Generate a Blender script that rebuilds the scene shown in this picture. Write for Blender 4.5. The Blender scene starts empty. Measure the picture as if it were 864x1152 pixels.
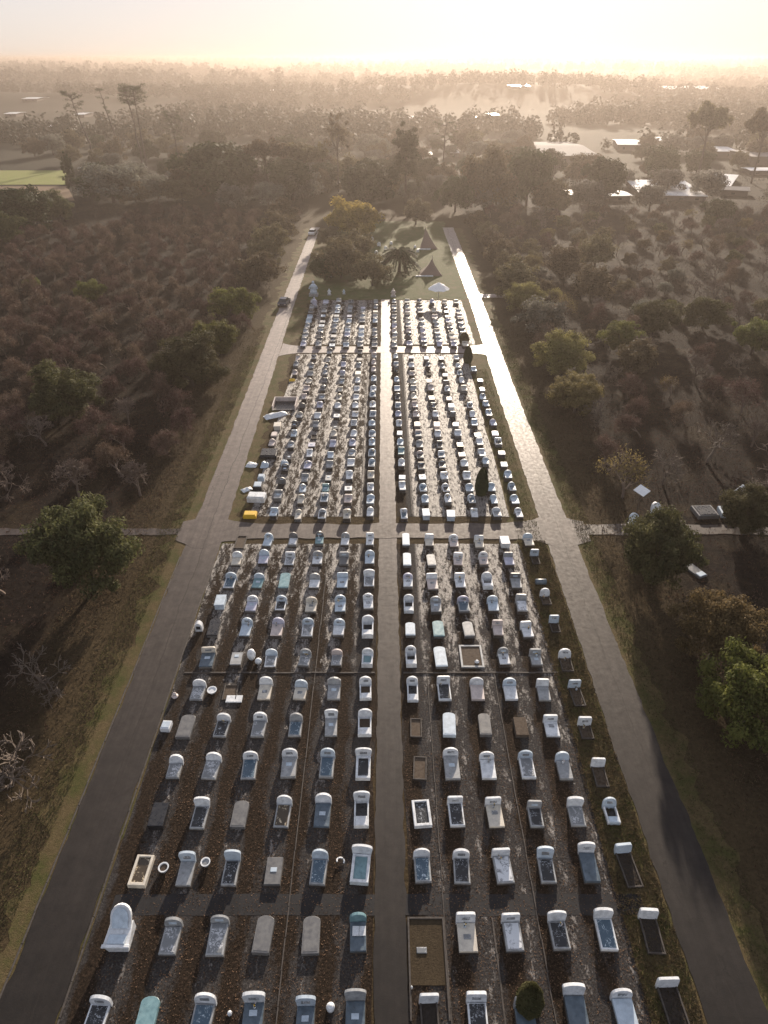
import bpy, math, random
import numpy as np
from mathutils import Vector, Matrix, noise as mnoise

R = math.radians
rnd = random.Random(11)
nrg = np.random.default_rng(5)
S = bpy.context.scene
COL = S.collection
CAMH = 40.0; PITCH = R(33.6); F = 768.0
SP, CP = math.sin(PITCH), math.cos(PITCH)

def U(px, py, z=0.0):
    """photo position -> point on the level plane of height z"""
    u, v = (px - 432) / F, (py - 576) / F
    t = (CAMH - z) / (SP + v * CP)
    return u * t, (CP - v * SP) * t
def depth(py, z=0.0):
    return (CAMH - z) / (SP + (py - 576) / F * CP)

# ------------------------------------------------------------------ materials
def new_mat(name):
    m = bpy.data.materials.new(name); m.use_nodes = True
    nt = m.node_tree
    return m, nt, nt.nodes['Principled BSDF']
def N(nt, t, **kw):
    n = nt.nodes.new(t)
    for k, v in kw.items(): setattr(n, k, v)
    return n
def ramp(nt, fac, stops):
    r = N(nt, 'ShaderNodeValToRGB'); e = r.color_ramp.elements
    while len(e) < len(stops): e.new(0.5)
    for i, (p, c) in enumerate(stops):
        e[i].position = p; e[i].color = (c[0], c[1], c[2], 1) if not isinstance(c, (int, float)) else (c, c, c, 1)
    nt.links.new(fac, r.inputs[0]); return r.outputs[0]
def noisef(nt, vec, scale, detail=4, rough=.6, dist=0.):
    n = N(nt, 'ShaderNodeTexNoise'); n.inputs['Scale'].default_value = scale; n.inputs['Detail'].default_value = detail
    n.inputs['Roughness'].default_value = rough; n.inputs['Distortion'].default_value = dist
    nt.links.new(vec, n.inputs['Vector']); return n.outputs[0]
def mixc(nt, f, a, b):
    m = N(nt, 'ShaderNodeMix', data_type='RGBA')
    for s, v in ((m.inputs[0], f), (m.inputs[6], a), (m.inputs[7], b)):
        if isinstance(v, (int, float)): s.default_value = v
        elif isinstance(v, tuple): s.default_value = (v[0], v[1], v[2], 1)
        else: nt.links.new(v, s)
    return m.outputs[2]
def mathn(nt, op, a, b=0., c=None):
    m = N(nt, 'ShaderNodeMath', operation=op)
    for s, v in zip(m.inputs, (a, b, c)):
        if v is None: continue
        if isinstance(v, (int, float)): s.default_value = v
        else: nt.links.new(v, s)
    return m.outputs[0]
def pos(nt): return N(nt, 'ShaderNodeNewGeometry').outputs['Position']
def objpos(nt, spread=True):
    tc = N(nt, 'ShaderNodeTexCoord').outputs['Object']
    if not spread: return tc
    oi = N(nt, 'ShaderNodeObjectInfo').outputs['Random']
    v = N(nt, 'ShaderNodeVectorMath', operation='ADD'); nt.links.new(tc, v.inputs[0])
    m = mathn(nt, 'MULTIPLY', oi, 97.); nt.links.new(m, v.inputs[1]); return v.outputs[0]
def bump(nt, b, h, strength, dist=.03):
    n = N(nt, 'ShaderNodeBump'); n.inputs['Strength'].default_value = strength; n.inputs['Distance'].default_value = dist
    nt.links.new(h, n.inputs['Height']); nt.links.new(n.outputs[0], b.inputs['Normal'])

def stone(name, c1, c2, rough=.5, scale=3., stain=(.08, .07, .06), amt=.5):
    m, nt, b = new_mat(name); p = objpos(nt)
    base = mixc(nt, ramp(nt, noisef(nt, p, scale, 5), [(.35, 0.), (.65, 1.)]), c1, c2)
    st = ramp(nt, noisef(nt, p, 1.7, 6, .75), [(.5, 0.), (.78, amt)])
    nt.links.new(mixc(nt, st, base, stain), b.inputs['Base Color'])
    nt.links.new(ramp(nt, noisef(nt, p, 6), [(.3, rough - .1), (.7, rough + .15)]), b.inputs['Roughness'])
    bump(nt, b, noisef(nt, p, 30, 3), .25, .01); return m
def marks(name, ground, mark, lo=.56, scale=7., rough=.35):
    """polished plate carved with pale patches and lines of small lettering too worn to read"""
    m, nt, b = new_mat(name); p = objpos(nt)
    a = ramp(nt, noisef(nt, p, scale, 3, .7, 1.2), [(lo, 0.), (lo + .05, 1.)])
    k = ramp(nt, noisef(nt, p, 1.9, 1), [(.42, 0.), (.55, 1.)])
    f = mathn(nt, 'MULTIPLY', a, k)
    nt.links.new(mixc(nt, f, ground, mark), b.inputs['Base Color']); b.inputs['Roughness'].default_value = rough
    return m
M = {}
M['w'] = stone('white_paint', (.73, .75, .77), (.52, .545, .575), .5, 3, amt=.5)
M['b'] = stone('pale_blue_stone', (.50, .58, .66), (.38, .45, .52), .45, amt=.3)
M['g'] = stone('grey_stone', (.34, .35, .36), (.22, .23, .24), .5)
M['d'] = stone('dark_grey_stone', (.10, .10, .105), (.15, .15, .15), .42, amt=.2)
M['k'] = stone('black_granite', (.012, .013, .016), (.024, .024, .028), .3, stain=(.03, .03, .03), amt=.2)
M['c'] = stone('cream_stone', (.62, .57, .48), (.5, .46, .4), .5)
M['t'] = stone('teal_tile', (.12, .22, .25), (.2, .33, .36), .35, amt=.2)
M['l'] = stone('lavender_stone', (.50, .50, .60), (.40, .40, .50), .5)
M['p'] = stone('pinkish_stone', (.58, .50, .47), (.45, .39, .37), .5)
M['n'] = stone('brown_earth', (.05, .033, .022), (.085, .06, .04), .9, 8, amt=.3)
M['s'] = stone('steel_blue_slab', (.055, .08, .105), (.10, .135, .17), .35, amt=.25)
M['ds'] = stone('dark_soil', (.012, .009, .007), (.028, .02, .015), .95, 8, amt=0.)
M['y'] = stone('yellow_paint', (.75, .45, .02), (.6, .38, .03), .5, amt=.15)
M['blue'] = stone('blue_paint', (.04, .14, .5), (.08, .2, .6), .45, amt=.2)
M['kerb'] = stone('worn_kerb', (.065, .054, .047), (.035, .029, .025), .8)
M['marble'] = marks('veined_marble', (.62, .64, .67), (.22, .23, .25), .5, 3.5)
M['Pk'] = marks('black_inscribed_plate', (.012, .014, .018), (.36, .38, .41), .56, 8)
M['Ps'] = marks('blue_inscribed_plate', (.05, .09, .13), (.42, .5, .56), .56, 7)
M['Pg'] = marks('grey_inscribed_plate', (.17, .18, .19), (.5, .51, .53), .5, 6)
M['Pn'] = marks('brown_cluttered_plate', (.05, .035, .02), (.6, .5, .35), .55, 5)

def plain(name, c, rough=.6, metal=0.):
    m, nt, b = new_mat(name)
    nt.links.new(mixc(nt, noisef(nt, objpos(nt), 4), tuple(x * .75 for x in c), tuple(x * 1.2 for x in c)), b.inputs['Base Color'])
    b.inputs['Roughness'].default_value = rough; b.inputs['Metallic'].default_value = metal; return m
M['twig'] = plain('grey_brown_twigs', (.135, .098, .078), .9)
M['bark'] = plain('bark', (.07, .052, .043), .9)
M['palebark'] = plain('pale_bark', (.12, .092, .072), .9)
M['rubber'] = plain('rubber', (.02, .02, .02), .8)
M['glass'] = plain('dark_glass', (.02, .025, .03), .08)
M['tent'] = plain('brown_canvas', (.17, .12, .095), .9)
M['fabric'] = plain('white_fabric', (.75, .75, .75), .7)
M['steel'] = plain('steel_pole', (.3, .3, .3), .4, .6)
M['roof_white'] = plain('white_metal_roof', (.7, .7, .7), .32)
M['roof_grey'] = plain('grey_metal_roof', (.16, .15, .15), .95)
M['wall'] = plain('rendered_wall', (.11, .09, .075), .9)
M['car_dark'] = plain('dark_blue_car_paint', (.015, .025, .05), .25)
M['car_white'] = plain('white_car_paint', (.7, .7, .7), .3)

def leafmat(name, c1, c2, transl=.35):
    m, nt, b = new_mat(name)
    g = N(nt, 'ShaderNodeNewGeometry'); oi = N(nt, 'ShaderNodeObjectInfo')
    tc = N(nt, 'ShaderNodeTexCoord').outputs['Object']
    k = ramp(nt, noisef(nt, tc, .55, 3, .6), [(.38, 0.), (.62, 1.)])
    c = mixc(nt, mathn(nt, 'MULTIPLY_ADD', g.outputs['Random Per Island'], .45, mathn(nt, 'MULTIPLY', k, .55)), tuple(x * .75 for x in c1), tuple(x * 1.25 for x in c2))
    h = N(nt, 'ShaderNodeHueSaturation'); nt.links.new(c, h.inputs['Color'])
    nt.links.new(mathn(nt, 'MULTIPLY_ADD', oi.outputs['Random'], .05, .475), h.inputs['Hue'])
    nt.links.new(mathn(nt, 'MULTIPLY_ADD', oi.outputs['Random'], .5, .75), h.inputs['Value'])
    nt.links.new(h.outputs[0], b.inputs['Base Color']); b.inputs['Roughness'].default_value = .75; b.inputs['Specular IOR Level'].default_value = .12
    t = N(nt, 'ShaderNodeBsdfTranslucent'); nt.links.new(h.outputs[0], t.inputs['Color'])
    mx = N(nt, 'ShaderNodeMixShader'); mx.inputs[0].default_value = transl
    nt.links.new(b.outputs[0], mx.inputs[1]); nt.links.new(t.outputs[0], mx.inputs[2])
    nt.links.new(mx.outputs[0], nt.nodes['Material Output'].inputs['Surface']); return m
L_GREEN = leafmat('green_leaves', (.032, .040, .017), (.10, .095, .040))
L_OLIVE = leafmat('olive_leaves', (.058, .048, .028), (.125, .10, .056))
L_BRONZE = leafmat('bronze_leaves', (.095, .078, .032), (.20, .16, .066), .4)
L_BRIGHT = leafmat('bright_leaves', (.055, .065, .017), (.13, .13, .034), .4)
L_DARK = leafmat('dark_leaves', (.022, .032, .014), (.045, .055, .022), .2)
L_YELLOW = leafmat('yellow_leaves', (.20, .15, .035), (.32, .23, .06), .45)
L_TWIG = leafmat('brown_twigs', (.026, .017, .014), (.08, .055, .044), .1)
L_WOOD = leafmat('distant_leaves', (.030, .032, .020), (.052, .050, .034), .05)
L_TWIGS = leafmat('reddish_twigs', (.055, .031, .024), (.165, .100, .076), .1)
L_LITTER = leafmat('brown_litter', (.03, .018, .01), (.16, .10, .06), .1)
L_GREY = leafmat('grey_leaves', (.085, .085, .07), (.14, .135, .11))

# ------------------------------------------------------------------ ground materials (all in world metres)
def axis(nt, p, i):
    s = N(nt, 'ShaderNodeSeparateXYZ'); nt.links.new(p, s.inputs[0]); return s.outputs[i]
def ground_mat():
    m, nt, b = new_mat('orchard_earth'); p = pos(nt)
    soil = ramp(nt, noisef(nt, p, 1.6, 8, .7), [(.3, (.005, .0035, .003)), (.55, (.013, .009, .0075)), (.66, (.030, .021, .017)), (.78, (.075, .054, .044))])
    dry = ramp(nt, noisef(nt, p, 3.2, 6, .75), [(.3, (.035, .026, .014)), (.7, (.10, .072, .040))])
    a = mixc(nt, ramp(nt, noisef(nt, p, .16, 6, .65), [(.5, 0.), (.66, .4)]), soil, dry)
    gr = ramp(nt, noisef(nt, p, 4, 6, .75), [(.3, (.03, .035, .012)), (.7, (.07, .075, .03))])
    # strip of dry grass and weeds along the two roads
    ax = mathn(nt, 'ABSOLUTE', mathn(nt, 'ADD', axis(nt, p, 0), .6))
    wob = mathn(nt, 'MULTIPLY_ADD', noisef(nt, p, .35, 5, .7), 9., -4.5)
    dd = mathn(nt, 'ADD', ax, wob)
    a = mixc(nt, ramp(nt, mathn(nt, 'MULTIPLY_ADD', dd, -.14, 4.15), [(0., 0.), (1., .8)]), a, dry)
    far = ramp(nt, mathn(nt, 'MULTIPLY', axis(nt, p, 1), 1 / 1000.), [(.23, 0.), (.32, 1.)])
    fa = ramp(nt, noisef(nt, p, .01, 5, .6), [(.35, (.020, .021, .014)), (.65, (.036, .032, .022))])
    nt.links.new(mixc(nt, far, a, fa), b.inputs['Base Color']); b.inputs['Roughness'].default_value = .95
    b.inputs['Specular IOR Level'].default_value = .05
    bump(nt, b, noisef(nt, p, 3.5, 8, .75), .8, .15); return m
def grass_mat(name, g1, g2, d1, d2, lo=.45):
    m, nt, b = new_mat(name); p = pos(nt)
    g = ramp(nt, noisef(nt, p, 5, 8, .8), [(.3, g1), (.7, g2)]); d = ramp(nt, noisef(nt, p, 4, 7, .8), [(.3, d1), (.7, d2)])
    nt.links.new(mixc(nt, ramp(nt, noisef(nt, p, .45, 6, .7), [(lo, 0.), (lo + .18, 1.)]), g, d), b.inputs['Base Color'])
    b.inputs['Roughness'].default_value = .9; b.inputs['Specular IOR Level'].default_value = .08
    bump(nt, b, noisef(nt, p, 9, 6, .8), .8, .1); return m
M['verge'] = grass_mat('verge_grass', (.035, .038, .012), (.09, .088, .03), (.06, .043, .02), (.14, .105, .055), .38)
M['lawn'] = grass_mat('lawn_grass', (.05, .06, .022), (.09, .10, .04), (.09, .08, .045), (.13, .11, .065), .5)
M['sand'] = grass_mat('sandy_soil', (.035, .026, .016), (.07, .052, .033), (.05, .038, .022), (.09, .066, .042), .5)
M['field'] = grass_mat('field_grass', (.16, .19, .05), (.26, .27, .09), (.2, .18, .08), (.24, .2, .1), .5)
M['ploughed'] = grass_mat('ploughed_earth', (.16, .11, .07), (.2, .14, .09), (.14, .1, .07), (.2, .15, .1), .5)
def road_mat(name, c1, c2, rough, joints=True, crack=1.):
    m, nt, b = new_mat(name); p = pos(nt)
    a = ramp(nt, noisef(nt, p, 1.1, 8, .72), [(.3, c1), (.7, c2)])
    # long streaks left by wheels
    mp = N(nt, 'ShaderNodeMapping'); mp.inputs['Scale'].default_value = (2.2, .06, 1); nt.links.new(p, mp.inputs[0])
    st = ramp(nt, noisef(nt, mp.outputs[0], 1., 6, .7), [(.4, 0.), (.7, .5)])
    a = mixc(nt, st, a, tuple(x * .55 for x in c1))
    v = N(nt, 'ShaderNodeTexVoronoi', feature='DISTANCE_TO_EDGE'); v.inputs['Scale'].default_value = .45
    pw = N(nt, 'ShaderNodeVectorMath', operation='ADD'); nt.links.new(p, pw.inputs[0])
    nn = N(nt, 'ShaderNodeTexNoise'); nn.inputs['Scale'].default_value = 1.3; nn.inputs['Detail'].default_value = 5
    nt.links.new(p, nn.inputs['Vector']); nt.links.new(nn.outputs['Color'], pw.inputs[1]); nt.links.new(pw.outputs[0], v.inputs['Vector'])
    ck = ramp(nt, v.outputs['Distance'], [(.0, crack * .8), (.014, 0.)])
    ck = mathn(nt, 'MULTIPLY', ck, ramp(nt, noisef(nt, p, .2, 3), [(.52, 0.), (.68, 1.)]))
    a = mixc(nt, ck, a, tuple(x * .3 for x in c1))
    # colour pales with distance: painted grazing sheen, plus a surface change at the crossroad
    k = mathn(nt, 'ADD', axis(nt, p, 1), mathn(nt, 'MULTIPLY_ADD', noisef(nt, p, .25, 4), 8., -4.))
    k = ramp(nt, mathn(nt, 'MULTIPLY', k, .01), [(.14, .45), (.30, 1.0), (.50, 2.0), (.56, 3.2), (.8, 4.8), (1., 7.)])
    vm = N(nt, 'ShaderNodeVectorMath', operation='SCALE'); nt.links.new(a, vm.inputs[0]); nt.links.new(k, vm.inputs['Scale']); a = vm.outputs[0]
    if joints:
        sx = mathn(nt, 'ADD', mathn(nt, 'ABSOLUTE', mathn(nt, 'ABSOLUTE', axis(nt, p, 0))), mathn(nt, 'MULTIPLY_ADD', noisef(nt, p, .12, 5, .7), 1.2, -18.4))
        sm = ramp(nt, mathn(nt, 'ABSOLUTE', sx), [(.02, .7), (.06, 0.)])
        a = mixc(nt, sm, a, (.02, .016, .014))
    nt.links.new(a, b.inputs['Base Color'])
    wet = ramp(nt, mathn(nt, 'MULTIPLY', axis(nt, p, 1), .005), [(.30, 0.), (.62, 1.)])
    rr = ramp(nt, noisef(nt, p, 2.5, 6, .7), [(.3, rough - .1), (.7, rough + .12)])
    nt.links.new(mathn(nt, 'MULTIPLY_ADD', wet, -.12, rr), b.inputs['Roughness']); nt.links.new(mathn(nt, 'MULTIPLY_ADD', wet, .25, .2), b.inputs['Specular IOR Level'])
    b.inputs['IOR'].default_value = 1.5; b.inputs['Specular IOR Level'].default_value = .2
    pass
    bump(nt, b, noisef(nt, p, 14, 6, .75), .35, .03); return m
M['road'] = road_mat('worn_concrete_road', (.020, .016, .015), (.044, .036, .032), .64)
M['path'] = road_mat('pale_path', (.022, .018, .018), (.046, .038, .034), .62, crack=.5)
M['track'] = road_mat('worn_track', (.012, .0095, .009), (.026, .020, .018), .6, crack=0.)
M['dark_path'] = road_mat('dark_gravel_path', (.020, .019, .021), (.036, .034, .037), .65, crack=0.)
def plot_mat():
    m, nt, b = new_mat('burial_ground'); p = pos(nt)
    lit = ramp(nt, noisef(nt, p, 7, 8, .8), [(.3, (.009, .0065, .005)), (.5, (.024, .017, .012)), (.62, (.054, .036, .025)), (.74, (.11, .080, .058))])
    grv = ramp(nt, noisef(nt, p, 9, 8, .8), [(.3, (.018, .0165, .0165)), (.5, (.045, .041, .04)), (.7, (.11, .102, .098))])
    con = ramp(nt, noisef(nt, p, 5, 8, .85), [(.34, (.05, .044, .040)), (.45, (.16, .145, .135)), (.7, (.36, .33, .31))])
    x = axis(nt, p, 0); y = axis(nt, p, 1)
    stripe = mathn(nt, 'MULTIPLY_ADD', mathn(nt, 'SINE', mathn(nt, 'MULTIPLY', x, 2 * math.pi / 2.45)), .16, .0)
    mp = N(nt, 'ShaderNodeMapping'); mp.inputs['Scale'].default_value = (1.5, .45, 1); nt.links.new(p, mp.inputs[0])
    n1 = noisef(nt, mp.outputs[0], .5, 8, .68)
    f1 = ramp(nt, mathn(nt, 'ADD', mathn(nt, 'ADD', n1, stripe), mathn(nt, 'MULTIPLY_ADD', noisef(nt, p, 3.5, 6, .8), .4, -.2)), [(.40, 0.), (.54, 1.)])
    a = mixc(nt, f1, lit, grv)
    # the blocks laid later are surfaced with pale broken concrete, the oldest rows are bare earth
    yy = mathn(nt, 'MULTIPLY_ADD', y, 1 / 40., -.80)          # 0 near Y=37 .. 1 near Y=97
    cl = N(nt, 'ShaderNodeClamp'); nt.links.new(yy, cl.inputs[0]); cl.inputs['Max'].default_value = .55
    n2 = mathn(nt, 'ADD', mathn(nt, 'ADD', noisef(nt, mp.outputs[0], 1.3, 8, .72), mathn(nt, 'MULTIPLY', stripe, .6)), mathn(nt, 'MULTIPLY', cl.outputs[0], .43))
    n2 = mathn(nt, 'ADD', n2, mathn(nt, 'MULTIPLY_ADD', noisef(nt, p, 4.5, 6, .8), .5, -.25)); f2 = ramp(nt, n2, [(.63, 0.), (.74, 1.)])
    f2 = mathn(nt, 'MULTIPLY', f2, ramp(nt, noisef(nt, mp.outputs[0], 2.6, 9, .85), [(.42, 0.), (.50, 1.)]))
    # a bed of brown leaves runs down each side of the centre path
    ax = mathn(nt, 'ABSOLUTE', mathn(nt, 'SUBTRACT', x, .4))
    edge = ramp(nt, mathn(nt, 'MULTIPLY', ax, .1), [(.0, 0.), (.255, 0.), (.285, 1.)])
    f2 = mathn(nt, 'MULTIPLY', f2, edge)
    a = mixc(nt, f2, a, con)
    nt.links.new(a, b.inputs['Base Color'])
    rg = mathn(nt, 'MULTIPLY_ADD', f2, -.30, .88); nt.links.new(rg, b.inputs['Roughness'])
    nt.links.new(mathn(nt, 'MULTIPLY_ADD', f2, .45, .05), b.inputs['Specular IOR Level'])
    bump(nt, b, noisef(nt, p, 5, 8, .85), 1., .12); return m
M['plot'] = plot_mat()
M['soil'] = ground_mat()

# ------------------------------------------------------------------ mesh helpers
class MB:
    def __init__(s): s.v = []; s.f = []; s.m = []; s.mats = []
    def mi(s, mat):
        if mat not in s.mats: s.mats.append(mat)
        return s.mats.index(mat)
    def add(s, vs, fs, mat, T=None):
        o = len(s.v)
        s.v += [tuple(T @ Vector(v)) for v in vs] if T is not None else [tuple(v) for v in vs]
        s.f += [tuple(i + o for i in f) for f in fs]; k = s.mi(mat); s.m += [k] * len(fs)
    def box(s, x0, x1, y0, y1, z0, z1, mat, ch=0., T=None):
        a, b = (x0 + ch, x1 - ch), (y0 + ch, y1 - ch); z = z1 - ch
        vs = [(x0, y0, z0), (x1, y0, z0), (x1, y1, z0), (x0, y1, z0), (x0, y0, z), (x1, y0, z), (x1, y1, z), (x0, y1, z)]
        fs = [(0, 3, 2, 1), (0, 1, 5, 4), (1, 2, 6, 5), (2, 3, 7, 6), (3, 0, 4, 7)]
        if ch:
            vs += [(a[0], b[0], z1), (a[1], b[0], z1), (a[1], b[1], z1), (a[0], b[1], z1)]
            fs += [(4, 5, 9, 8), (5, 6, 10, 9), (6, 7, 11, 10), (7, 4, 8, 11), (8, 9, 10, 11)]
        else: fs += [(4, 5, 6, 7)]
        s.add(vs, fs, mat, T)
    def prism(s, out, t, mat, T=None, axis='y', ch=.0):
        """outline (x,z) given thickness t along y from 0 to t, or outline (x,y) from z=0 to t"""
        n = len(out); cx = sum(p[0] for p in out) / n; cz = sum(p[1] for p in out) / n
        ins = [(cx + (x - cx) * (1 - ch), cz + (z - cz) * (1 - ch)) for x, z in out]
        if axis == 'y':
            vs = [(x, ch * .3, z) for x, z in out] + [(x, t, z) for x, z in out] + [(x, 0, z) for x, z in ins]
        else:
            vs = [(x, y, t - ch * .3) for x, y in out][::-1] + [(x, y, 0) for x, y in out][::-1] + [(x, y, t) for x, y in ins][::-1]
        fs = [(i, (i + 1) % n, (i + 1) % n + n, i + n)[::-1] for i in range(n)]
        fs += [(i, (i + 1) % n, (i + 1) % n + 2 * n, i + 2 * n) for i in range(n)]
        fs += [tuple(range(2 * n, 3 * n)), tuple(range(n, 2 * n))[::-1]]
        s.add(vs, fs, mat, T)
    def lathe(s, prof, mat, seg=12, T=None):
        vs = []; fs = []
        for r, z in prof:
            vs += [(r * math.cos(2 * math.pi * k / seg), r * math.sin(2 * math.pi * k / seg), z) for k in range(seg)]
        for i in range(len(prof) - 1):
            for k in range(seg):
                a, b_ = i * seg + k, i * seg + (k + 1) % seg
                fs.append((a, b_, b_ + seg, a + seg))
        fs.append(tuple(range(seg))[::-1]); fs.append(tuple(range((len(prof) - 1) * seg, len(prof) * seg)))
        s.add(vs, fs, mat, T)
    def tube(s, pts, rads, mat, seg=5, T=None):
        vs = []; fs = []
        for i, (p, r) in enumerate(zip(pts, rads)):
            p = Vector(p); d = (Vector(pts[min(i + 1, len(pts) - 1)]) - Vector(pts[max(i - 1, 0)])).normalized()
            a = d.orthogonal().normalized(); c = d.cross(a)
            vs += [tuple(p + (a * math.cos(2 * math.pi * k / seg) + c * math.sin(2 * math.pi * k / seg)) * r) for k in range(seg)]
        for i in range(len(pts) - 1):
            for k in range(seg):
                a_, b_ = i * seg + k, i * seg + (k + 1) % seg
                fs.append((a_, b_, b_ + seg, a_ + seg))
        fs.append(tuple(range(seg))[::-1]); fs.append(tuple(range((len(pts) - 1) * seg, len(pts) * seg)))
        s.add(vs, fs, mat, T)
    def mesh(s, name, smooth=False):
        me = bpy.data.meshes.new(name); me.from_pydata(s.v, [], s.f)
        for m in s.mats: me.materials.append(m)
        me.polygons.foreach_set('material_index', s.m)
        if smooth: me.polygons.foreach_set('use_smooth', [True] * len(s.f))
        me.update(); return me
def link(name, me, parent=None, loc=(0, 0, 0), rz=0., sc=None):
    o = bpy.data.objects.new(name, me); COL.objects.link(o); o.location = loc; o.rotation_euler[2] = rz
    if sc is not None: o.scale = sc
    if parent is not None: o.parent = parent
    return o
def thing(o, label, cat, group=None, kind=None):
    o['label'] = label; o['category'] = cat
    if group: o['group'] = group
    if kind: o['kind'] = kind
    return o
def root(name, label, cat, loc, rz=0., group=None, sc=None):
    return thing(link(name, None, None, loc, rz, sc), label, cat, group)
def struct(o, label, cat='ground'):
    o['kind'] = 'structure'; o['label'] = label; o['category'] = cat; return o

# ------------------------------------------------------------------ terrain
def hz(x, y):
    if y < 360: return 0.
    k = min(1., (y - 360) / 900.)
    h = mnoise.fractal(Vector((x / 900., y / 420., 3.1)), 1., 2., 4) * 9. * k
    h += max(0., mnoise.noise(Vector((x / 2600., y / 900., 7.7)))) * 20. * min(1, max(0, (y - 700) / 1500.))
    for yc, am, wd in ((880, 13, 110), (1350, 17, 170), (2050, 20, 260), (3000, 23, 420)):
        yy = y - yc - 160 * mnoise.noise(Vector((x / (yc * .55), yc, 2.)))
        h += am * math.exp(-(yy / wd) ** 2) * max(0., .55 + 1.1 * mnoise.noise(Vector((x / (yc * .4), yc * .37, 5.))))
    if y > 3000: h += min(1., (y - 3000) / 1800.) * (34. + 10. * mnoise.noise(Vector((x / 1500., 0.3, 9.))))
    return min(h, 31.)
def terrain():
    ys = list(np.linspace(-300, 360, 12)) + list(360 * (9500 / 360.) ** np.linspace(.01, 1, 190))
    nx = 120; vs = []; fs = []
    for y in ys:
        hw = 260 + max(0, y) * .95
        for i in range(nx + 1):
            x = hw * (2 * i / nx - 1); vs.append((x, y, hz(x, y)))
    for j in range(len(ys) - 1):
        for i in range(nx):
            a = j * (nx + 1) + i; fs.append((a, a + 1, a + nx + 2, a + nx + 1))
    me = bpy.data.meshes.new('ground'); me.from_pydata(vs, [], fs); me.materials.append(M['soil'])
    me.polygons.foreach_set('use_smooth', [True] * len(fs)); me.update()
    struct(link('ground', me), 'dark orchard earth running out to misty low hills')
terrain()

def strip(name, left, right, z, mat, label, cat, wob=.12, step=1.2, kerb=0., freq=.6):
    """a sheet between two polylines [(x,y)..] of increasing y, with worn uneven edges"""
    def at(pl, y):
        for (x0, y0), (x1, y1) in zip(pl, pl[1:]):
            if y <= y1: return x0 + (x1 - x0) * (y - y0) / (y1 - y0)
        return pl[-1][0]
    y0, y1 = left[0][1], left[-1][1]; n = max(2, int((y1 - y0) / step)); vs = []; fs = []; sd = rnd.random() * 50
    for i in range(n + 1):
        y = y0 + (y1 - y0) * i / n
        a = at(left, y) + wob * mnoise.fractal(Vector((y * freq, sd, 0)), 1, 2, 3) * 2
        b = at(right, y) + wob * mnoise.fractal(Vector((y * freq, sd + 9, 0)), 1, 2, 3) * 2
        vs += [(a, y, 0), (a, y, z), (a + (b - a) * .33, y, z), (a + (b - a) * .67, y, z), (b, y, z), (b, y, 0)]
    for i in range(n):
        for k in range(5):
            a = i * 6 + k; fs.append((a, a + 1, a + 7, a + 6)[::-1])
    me = bpy.data.meshes.new(name); me.from_pydata(vs, [], fs); me.materials.append(mat); me.update()
    return struct(link(name, me), label, cat)
def cross(name, x0, x1, ya, yb, z, mat, label, cat, wob=.1, flare=None):
    n = max(2, int((x1 - x0) / 1.)); vs = []; fs = []; sd = rnd.random() * 50
    for i in range(n + 1):
        x = x0 + (x1 - x0) * i / n; fl = 0
        if flare:
            for fx, w in flare: fl += w * math.exp(-abs(x - fx) / 1.6)
        a = ya - fl + wob * mnoise.noise(Vector((x * .6, sd, 0))); b = yb + fl + wob * mnoise.noise(Vector((x * .6, sd + 5, 0)))
        vs += [(x, a, 0), (x, a, z), (x, (a + b) / 2, z), (x, b, z), (x, b, 0)]
    for i in range(n):
        for k in range(4):
            a = i * 5 + k; fs.append((a, a + 1, a + 6, a + 5))
    me = bpy.data.meshes.new(name); me.from_pydata(vs, [], fs); me.materials.append(mat); me.update()
    return struct(link(name, me), label, cat)

YC1, YC2 = U(0, 606)[1], U(0, 591)[1]          # crossroad between near and middle block
YD1, YD2 = U(0, 397)[1], U(0, 390)[1]          # pale path between middle and far block
YE = U(0, 338)[1]
LB, RB = -16.0, 15.1
# verges (wide grass strips beside the roads), then roads and paths above them
strip('verge', [(-21.4, -5), (-21.3, 60), (-21.8, 150), (-22.3, 205)], [(-15.2, -5), (-15.2, 60), (-14.2, 150), (-13.5, 205)], .012, M['verge'],
      'green and brown grass verge along the left road', 'verge', .7, .5, freq=.5)
strip('verge', [(12.6, -5), (12.8, 60), (14.5, 150), (15.0, 205)], [(20.9, -5), (20.7, 60), (21.2, 150), (22.0, 205)], .012, M['verge'],
      'green and brown grass verge along the right road', 'verge', .7, .5, freq=.5)
strip('lawn', [(-15.3, YE + .5), (-14.5, 215)], [(16.5, YE + .5), (17.5, 215)], .018, M['lawn'], 'olive lawn beyond the farthest rows of graves', 'lawn', .5)
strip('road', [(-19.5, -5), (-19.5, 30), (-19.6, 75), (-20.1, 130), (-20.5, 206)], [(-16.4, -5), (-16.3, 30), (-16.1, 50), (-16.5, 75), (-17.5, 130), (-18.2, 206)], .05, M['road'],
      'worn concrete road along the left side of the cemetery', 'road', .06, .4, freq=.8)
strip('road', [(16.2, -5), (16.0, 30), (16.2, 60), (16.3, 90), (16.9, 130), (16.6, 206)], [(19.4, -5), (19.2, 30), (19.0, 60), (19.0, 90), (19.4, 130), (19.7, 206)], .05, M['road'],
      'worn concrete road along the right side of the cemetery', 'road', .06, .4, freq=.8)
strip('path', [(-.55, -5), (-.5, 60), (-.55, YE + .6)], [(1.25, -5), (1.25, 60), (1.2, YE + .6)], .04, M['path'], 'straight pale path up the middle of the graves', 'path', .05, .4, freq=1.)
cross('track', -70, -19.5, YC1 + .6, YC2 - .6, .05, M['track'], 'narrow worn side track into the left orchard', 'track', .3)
cross('track', 19, 75, YC1 + .6, YC2 + .1, .05, M['track'], 'worn side track into the right orchard', 'track', .3)
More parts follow.
